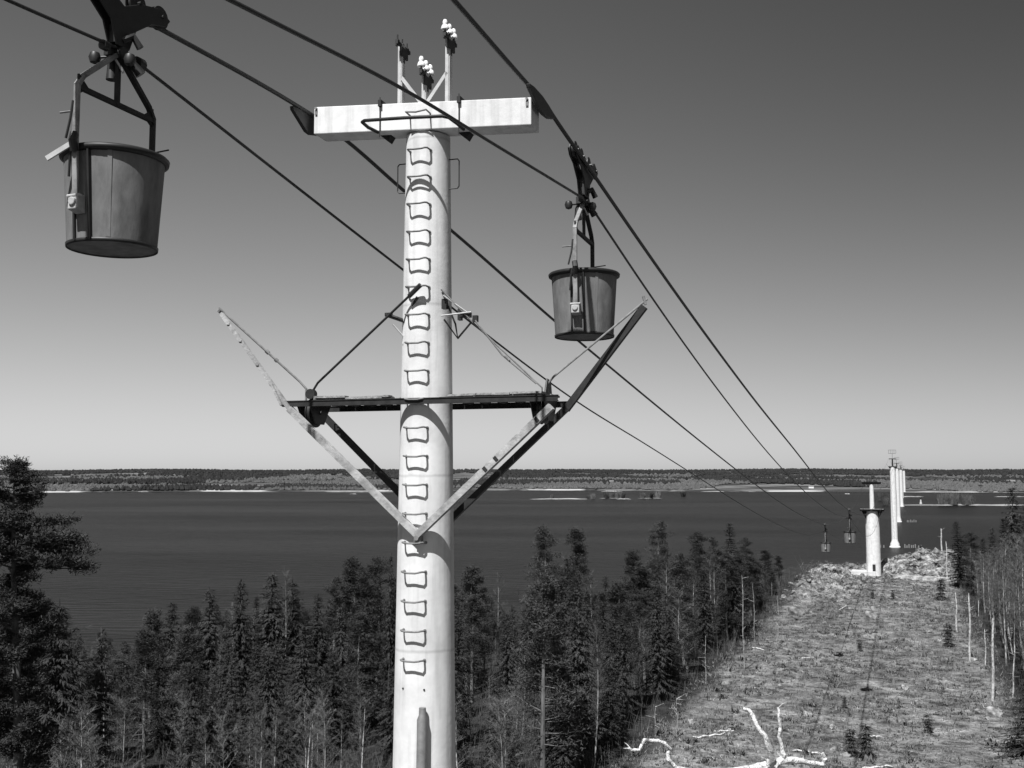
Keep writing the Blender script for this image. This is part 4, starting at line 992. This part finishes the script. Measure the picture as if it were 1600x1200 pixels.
while nb_ < 230:
    z_ = rb.random()
    if z_ < .42: u, v, s_, wh = rb.uniform(-13.5,-1), rb.uniform(160,212), rb.uniform(.25,.8), 'broken pale rock on the rocky left shoulder of the clearing'
    elif z_ < .64: u, v, s_, wh = rb.uniform(1,20), rb.uniform(205,226), rb.uniform(.25,.9), 'grey rock heaped on the knoll beside the hilltop pylon'
    else: u, v, s_, wh = rb.uniform(-11,13.5), rb.uniform(62,195), rb.uniform(.12,.42), 'small pale stone lying scattered on the open clearing'
    x, y = at_uv(u, v)
    if math.hypot(x-71.5, y-211) < 4.2: continue
    o = bpy.data.objects.new('boulder', bms[nb_ % 6]); COL.objects.link(o); o.location = (x, y, ground(x, y)+.02); o.scale = (s_*rb.uniform(.7,1.5), s_, s_*rb.uniform(.6,1.1)); o.rotation_euler = (rb.uniform(-.3,.3), rb.uniform(-.3,.3), rb.random()*6)
    tag(o, wh, 'rock', {'b':'rocks on the left shoulder','g':'rocks on the knoll','s':'stones on the clearing'}[wh[0]]); nb_ += 1
for (px, py, s_, lb, sx) in [(1351,965,1.2,'large flat faced pale block below the hilltop pylon',1.0),(1535,1108,.9,'pale boulder at the lower right rim of the clearing',1.1),(1516,1104,.42,'long pale slab beside the boulder at the lower right rim',2.2),
                         (1238,956,1.3,'big pale boulder at the left end of the rocky shoulder',1.3),(1270,925,1.2,'pale boulder crowning the rocky shoulder near the bare shrub',1.2)]:
    D = 20.4*1650/(py-737); x = (px-800)/1650*D; o = bpy.data.objects.new('boulder', bms[2]); COL.objects.link(o); o.location = (x, D, ground(x, D)+.1); o.scale = (s_*sx*.8, s_*.8, s_*.8); o.rotation_euler = (.1,.1,.4); tag(o, lb, 'rock')
# fallen pale logs
for i, (px, py, L, a, lb) in enumerate([(1310,948,4.5,.9,'pale log leaning on the rocky slope below the hilltop pylon'),(1252,1022,1.9,.2,'short pale log on the left part of the clearing'),(1101,1143,2.8,.30,'thin bright stick lying low on the clearing'),(1124,1135,1.6,.10,'short bright stick right of the longer low one'),
     (1250,1166,2.0,-.35,'pale stick lying right of the bleached upright branches'),(1354,1187,2.6,.2,'pale stick at the bottom of the clearing right of the sapling pair'),(1352,1139,1.3,.1,'small pale stick in the lower middle of the clearing'),(1178,1009,1.3,-.6,'pale splintered stump at the upper left rim')]):
    D = 20.4*1650/(py-737); x = (px-800)/1650*D; b = MB(); n_ = 6; dx, dy = math.cos(a), math.sin(a)*1.5
    pts = []
    for j in range(n_+1):
        t = j/n_-.5; xx, yy = x+dx*L*t, D+dy*L*t+.1*math.sin(j*2+i); pts.append((xx-x, yy-D, ground(xx, yy)+.10+.05*math.sin(j*3+i)))
    b.tube(pts, [.04,.06,.08,.075,.07,.06,.03], 6); o = b.build('fallen_branch', M['deadwood'], loc=(x, D, 0)); tag(o, lb, 'branch')

# scrub and cut brush: uncountable litter
def litter(name, n, fn, m, label, cat, seed):
    rg = random.Random(seed); b = MB(); k_ = 0
    while k_ < n:
        p = fn(rg)
        if p is None: continue
        x, y, L, up, wd = p; z = ground(x, y)
        for e in range(3):
            a = rg.random()*6.28; d_ = Vector((math.cos(a), math.sin(a), up*rg.uniform(.3,1.4))).normalized()*L*rg.uniform(.5,1.2); s_ = Vector((-math.sin(a), math.cos(a), 0))*wd; c = Vector((x+rg.uniform(-.3,.3), y+rg.uniform(-.3,.3), z-.03))
            b.add([c-s_, c+s_, c+d_], [(0,1,2)])
        k_ += 1
    o = b.build(name, m); tag(o, label, cat, kind='stuff')
def heath():
    rg = random.Random(55); b = MB(); k_ = 0
    while k_ < 5200:
        u, v = rg.uniform(-13.6, 15.6), 52+175*rg.random()**1.1
        dn = noise.noise(Vector((u*.16, v*.09, 2)))
        if rg.random() > .6+dn*1.2: continue
        x, y = at_uv(u, v); z = ground(x, y); r = rg.uniform(.10, .36)*(1.9 if rg.random() < .07 else 1); m_ = rg.random(); mi = 0 if m_ < .42 else (1 if m_ < .86 else 2)
        for e in range(16):
            a = rg.random()*6.283; el = rg.uniform(.25, 1.5); c = Vector((x+rg.uniform(-.6,.6)*r, y+rg.uniform(-.6,.6)*r, z-.02)); d_ = Vector((math.cos(a)*math.cos(el), math.sin(a)*math.cos(el), math.sin(el)*.9))*r*rg.uniform(.6, 1.2)
            s_ = Vector((-math.sin(a), math.cos(a), rg.uniform(-.4,.4)))*r*rg.uniform(.06,.16); b.add([c-s_*.6, c+s_*.6, c+d_*.6+s_, c+d_, c+d_*.6-s_], [(0,1,2,3,4)], mi)
        k_ += 1
    o = b.build('heather_mounds', [mat('dark_heather', .055, .11, 2, rough=1, spec=.02), mat('grey_heather', .10, .17, 2, rough=1, spec=.02), mat('dry_pale_grass', .10, .20, 2, rough=1, spec=.02)])
    tag(o, 'rough clumps of heather and dry grass covering the clearing', 'heather', kind='stuff')
heath()
def clr(rg):
    u, v = rg.uniform(-13.5,15.5), 55+170*rg.random()**1.2
    return (*at_uv(u, v), rg.uniform(.15,.6), rg.uniform(.8,2.6), rg.uniform(.02,.045))
litter('heather_tufts', 13000, clr, mat('dry_heather', .08, .20, .8, rough=.95, spec=.05), 'low dry heather and grass tufts covering the clearing', 'heather', 5)
def pal(rg):
    u, v = rg.uniform(-12.5,14.5), 55+165*rg.random()
    if noise.noise(Vector((u*.25, v*.12, 4))) < .05: return None
    return (*at_uv(u, v), rg.uniform(.2,.8), rg.uniform(.0,.35), rg.uniform(.012,.03))
litter('cut_brushwood', 1500, pal, mat('pale_cut_twigs', .3, .6, .8, rough=.9, spec=.05), 'pale cut twigs strewn over the clearing', 'brushwood', 6)
def und(rg):
    D = math.sqrt(rg.uniform(48**2, 200**2)); px = rg.uniform(-60, 1660); x, y = (px-800)/1650*D, D; u, v = uv_(x, y)
    if -12.6 < u < 15 or v > 228: return None
    if ground(x, y, False) < .8: return None
    return (x, y, rg.uniform(.8,3.2), rg.uniform(2,5), rg.uniform(.012,.03))
litter('undergrowth', 16000, und, M['brush'], 'thin leafless undergrowth filling the woodland floor', 'undergrowth', 8)

# ================================================================== DEAD PINE WITH BLEACHED BRANCHES (bottom of the picture)
def dead_pine():
    D0 = 34.0; f = 1650; th = math.atan(137/1650); rg = random.Random(13)
    def P(px, py, dy=0.0):
        D = D0+dy; u_, v_ = (px-800)/f, (600-py)/f; bb = math.cos(th)-v_*math.sin(th); return Vector((u_/bb*D, D, CAMZ+(math.sin(th)+v_*math.cos(th))/bb*D))
    O = P(1200, 1192); root = thing('dead_pine', 'dead bleached white pine with crooked upright branches at the bottom edge', 'dead tree', (O.x, O.y, ground(O.x, O.y)-.3)); base = Vector(root.location)
    def tb(mb, pts, rs):
        out, ro = [], []
        for i in range(len(pts)-1):
            for k_ in range(3):
                t = k_/3; p = pts[i].lerp(pts[i+1], t); j = .02; out.append(p-base+Vector((rg.uniform(-j,j), rg.uniform(-j,j), rg.uniform(-j,j)))); ro.append((rs[i]*(1-t)+rs[i+1]*t)*rg.uniform(.88,1.15))
        out.append(pts[-1]-base); ro.append(rs[-1]); mb.tube(out, ro, 9)
    b = MB(); tb(b, [Vector((O.x-.5, O.y+.3, base.z)), Vector((O.x-.3, O.y+.2, base.z+4)), Vector((O.x-.35, O.y, O.z-1.6)), P(1188, 1212), O], [.26,.22,.17,.14,.12]); b.build('trunk', M['deadwood'], root, smooth=True)
    for pts, rs in [([P(1200,1195), P(1206,1185,-.1), P(1202,1168,-.15), P(1195,1150,-.1), P(1182,1132,0), P(1177,1118,.1), P(1171,1111,.1), P(1161,1107,.15)], [.12,.11,.095,.08,.07,.065,.065,.06]),
                    ([P(1210,1198), P(1224,1184,.1), P(1222,1168,.15), P(1217,1150,.1), P(1219,1136,.1), P(1217,1118,.1), P(1216,1105,.15)], [.11,.09,.065,.055,.05,.035,.045]),
                    ([P(1200,1194), P(1222,1190,.1), P(1243,1187,.2), P(1262,1192,.3), P(1286,1195,.4), P(1289,1186,.4), P(1284,1177,.4)], [.12,.10,.10,.08,.07,.08,.07]),
                    ([P(1200,1194), P(1178,1200,-.1), P(1130,1207,-.3), P(1085,1206,-.5), P(1056,1199,-.6), P(1045,1188,-.7), P(1044,1178,-.7), P(1047,1170,-.7), P(1038,1161,-.8), P(1028,1157,-.8), P(1008,1156,-.9), P(1004,1162,-.9), P(999,1171,-1), P(988,1173,-1), P(982,1168,-1)], [.13,.11,.09,.08,.07,.07,.055,.05,.055,.05,.05,.045,.04,.04,.025])]:
        b = MB(); tb(b, pts, rs)
        for q in range(5):
            i = rg.randrange(len(pts)-1); p0 = pts[i].lerp(pts[i+1], rg.random())-base; d_ = Vector((rg.uniform(-1,1), rg.uniform(-.6,.6), rg.uniform(-.1,1))).normalized()*rg.uniform(.12,.45)
            b.tube([p0, p0+d_*.6+Vector((0,0,.03)), p0+d_], [.022,.014,.005], 5)
        b.build('branch', M['deadwood'], root, smooth=True)
dead_pine()
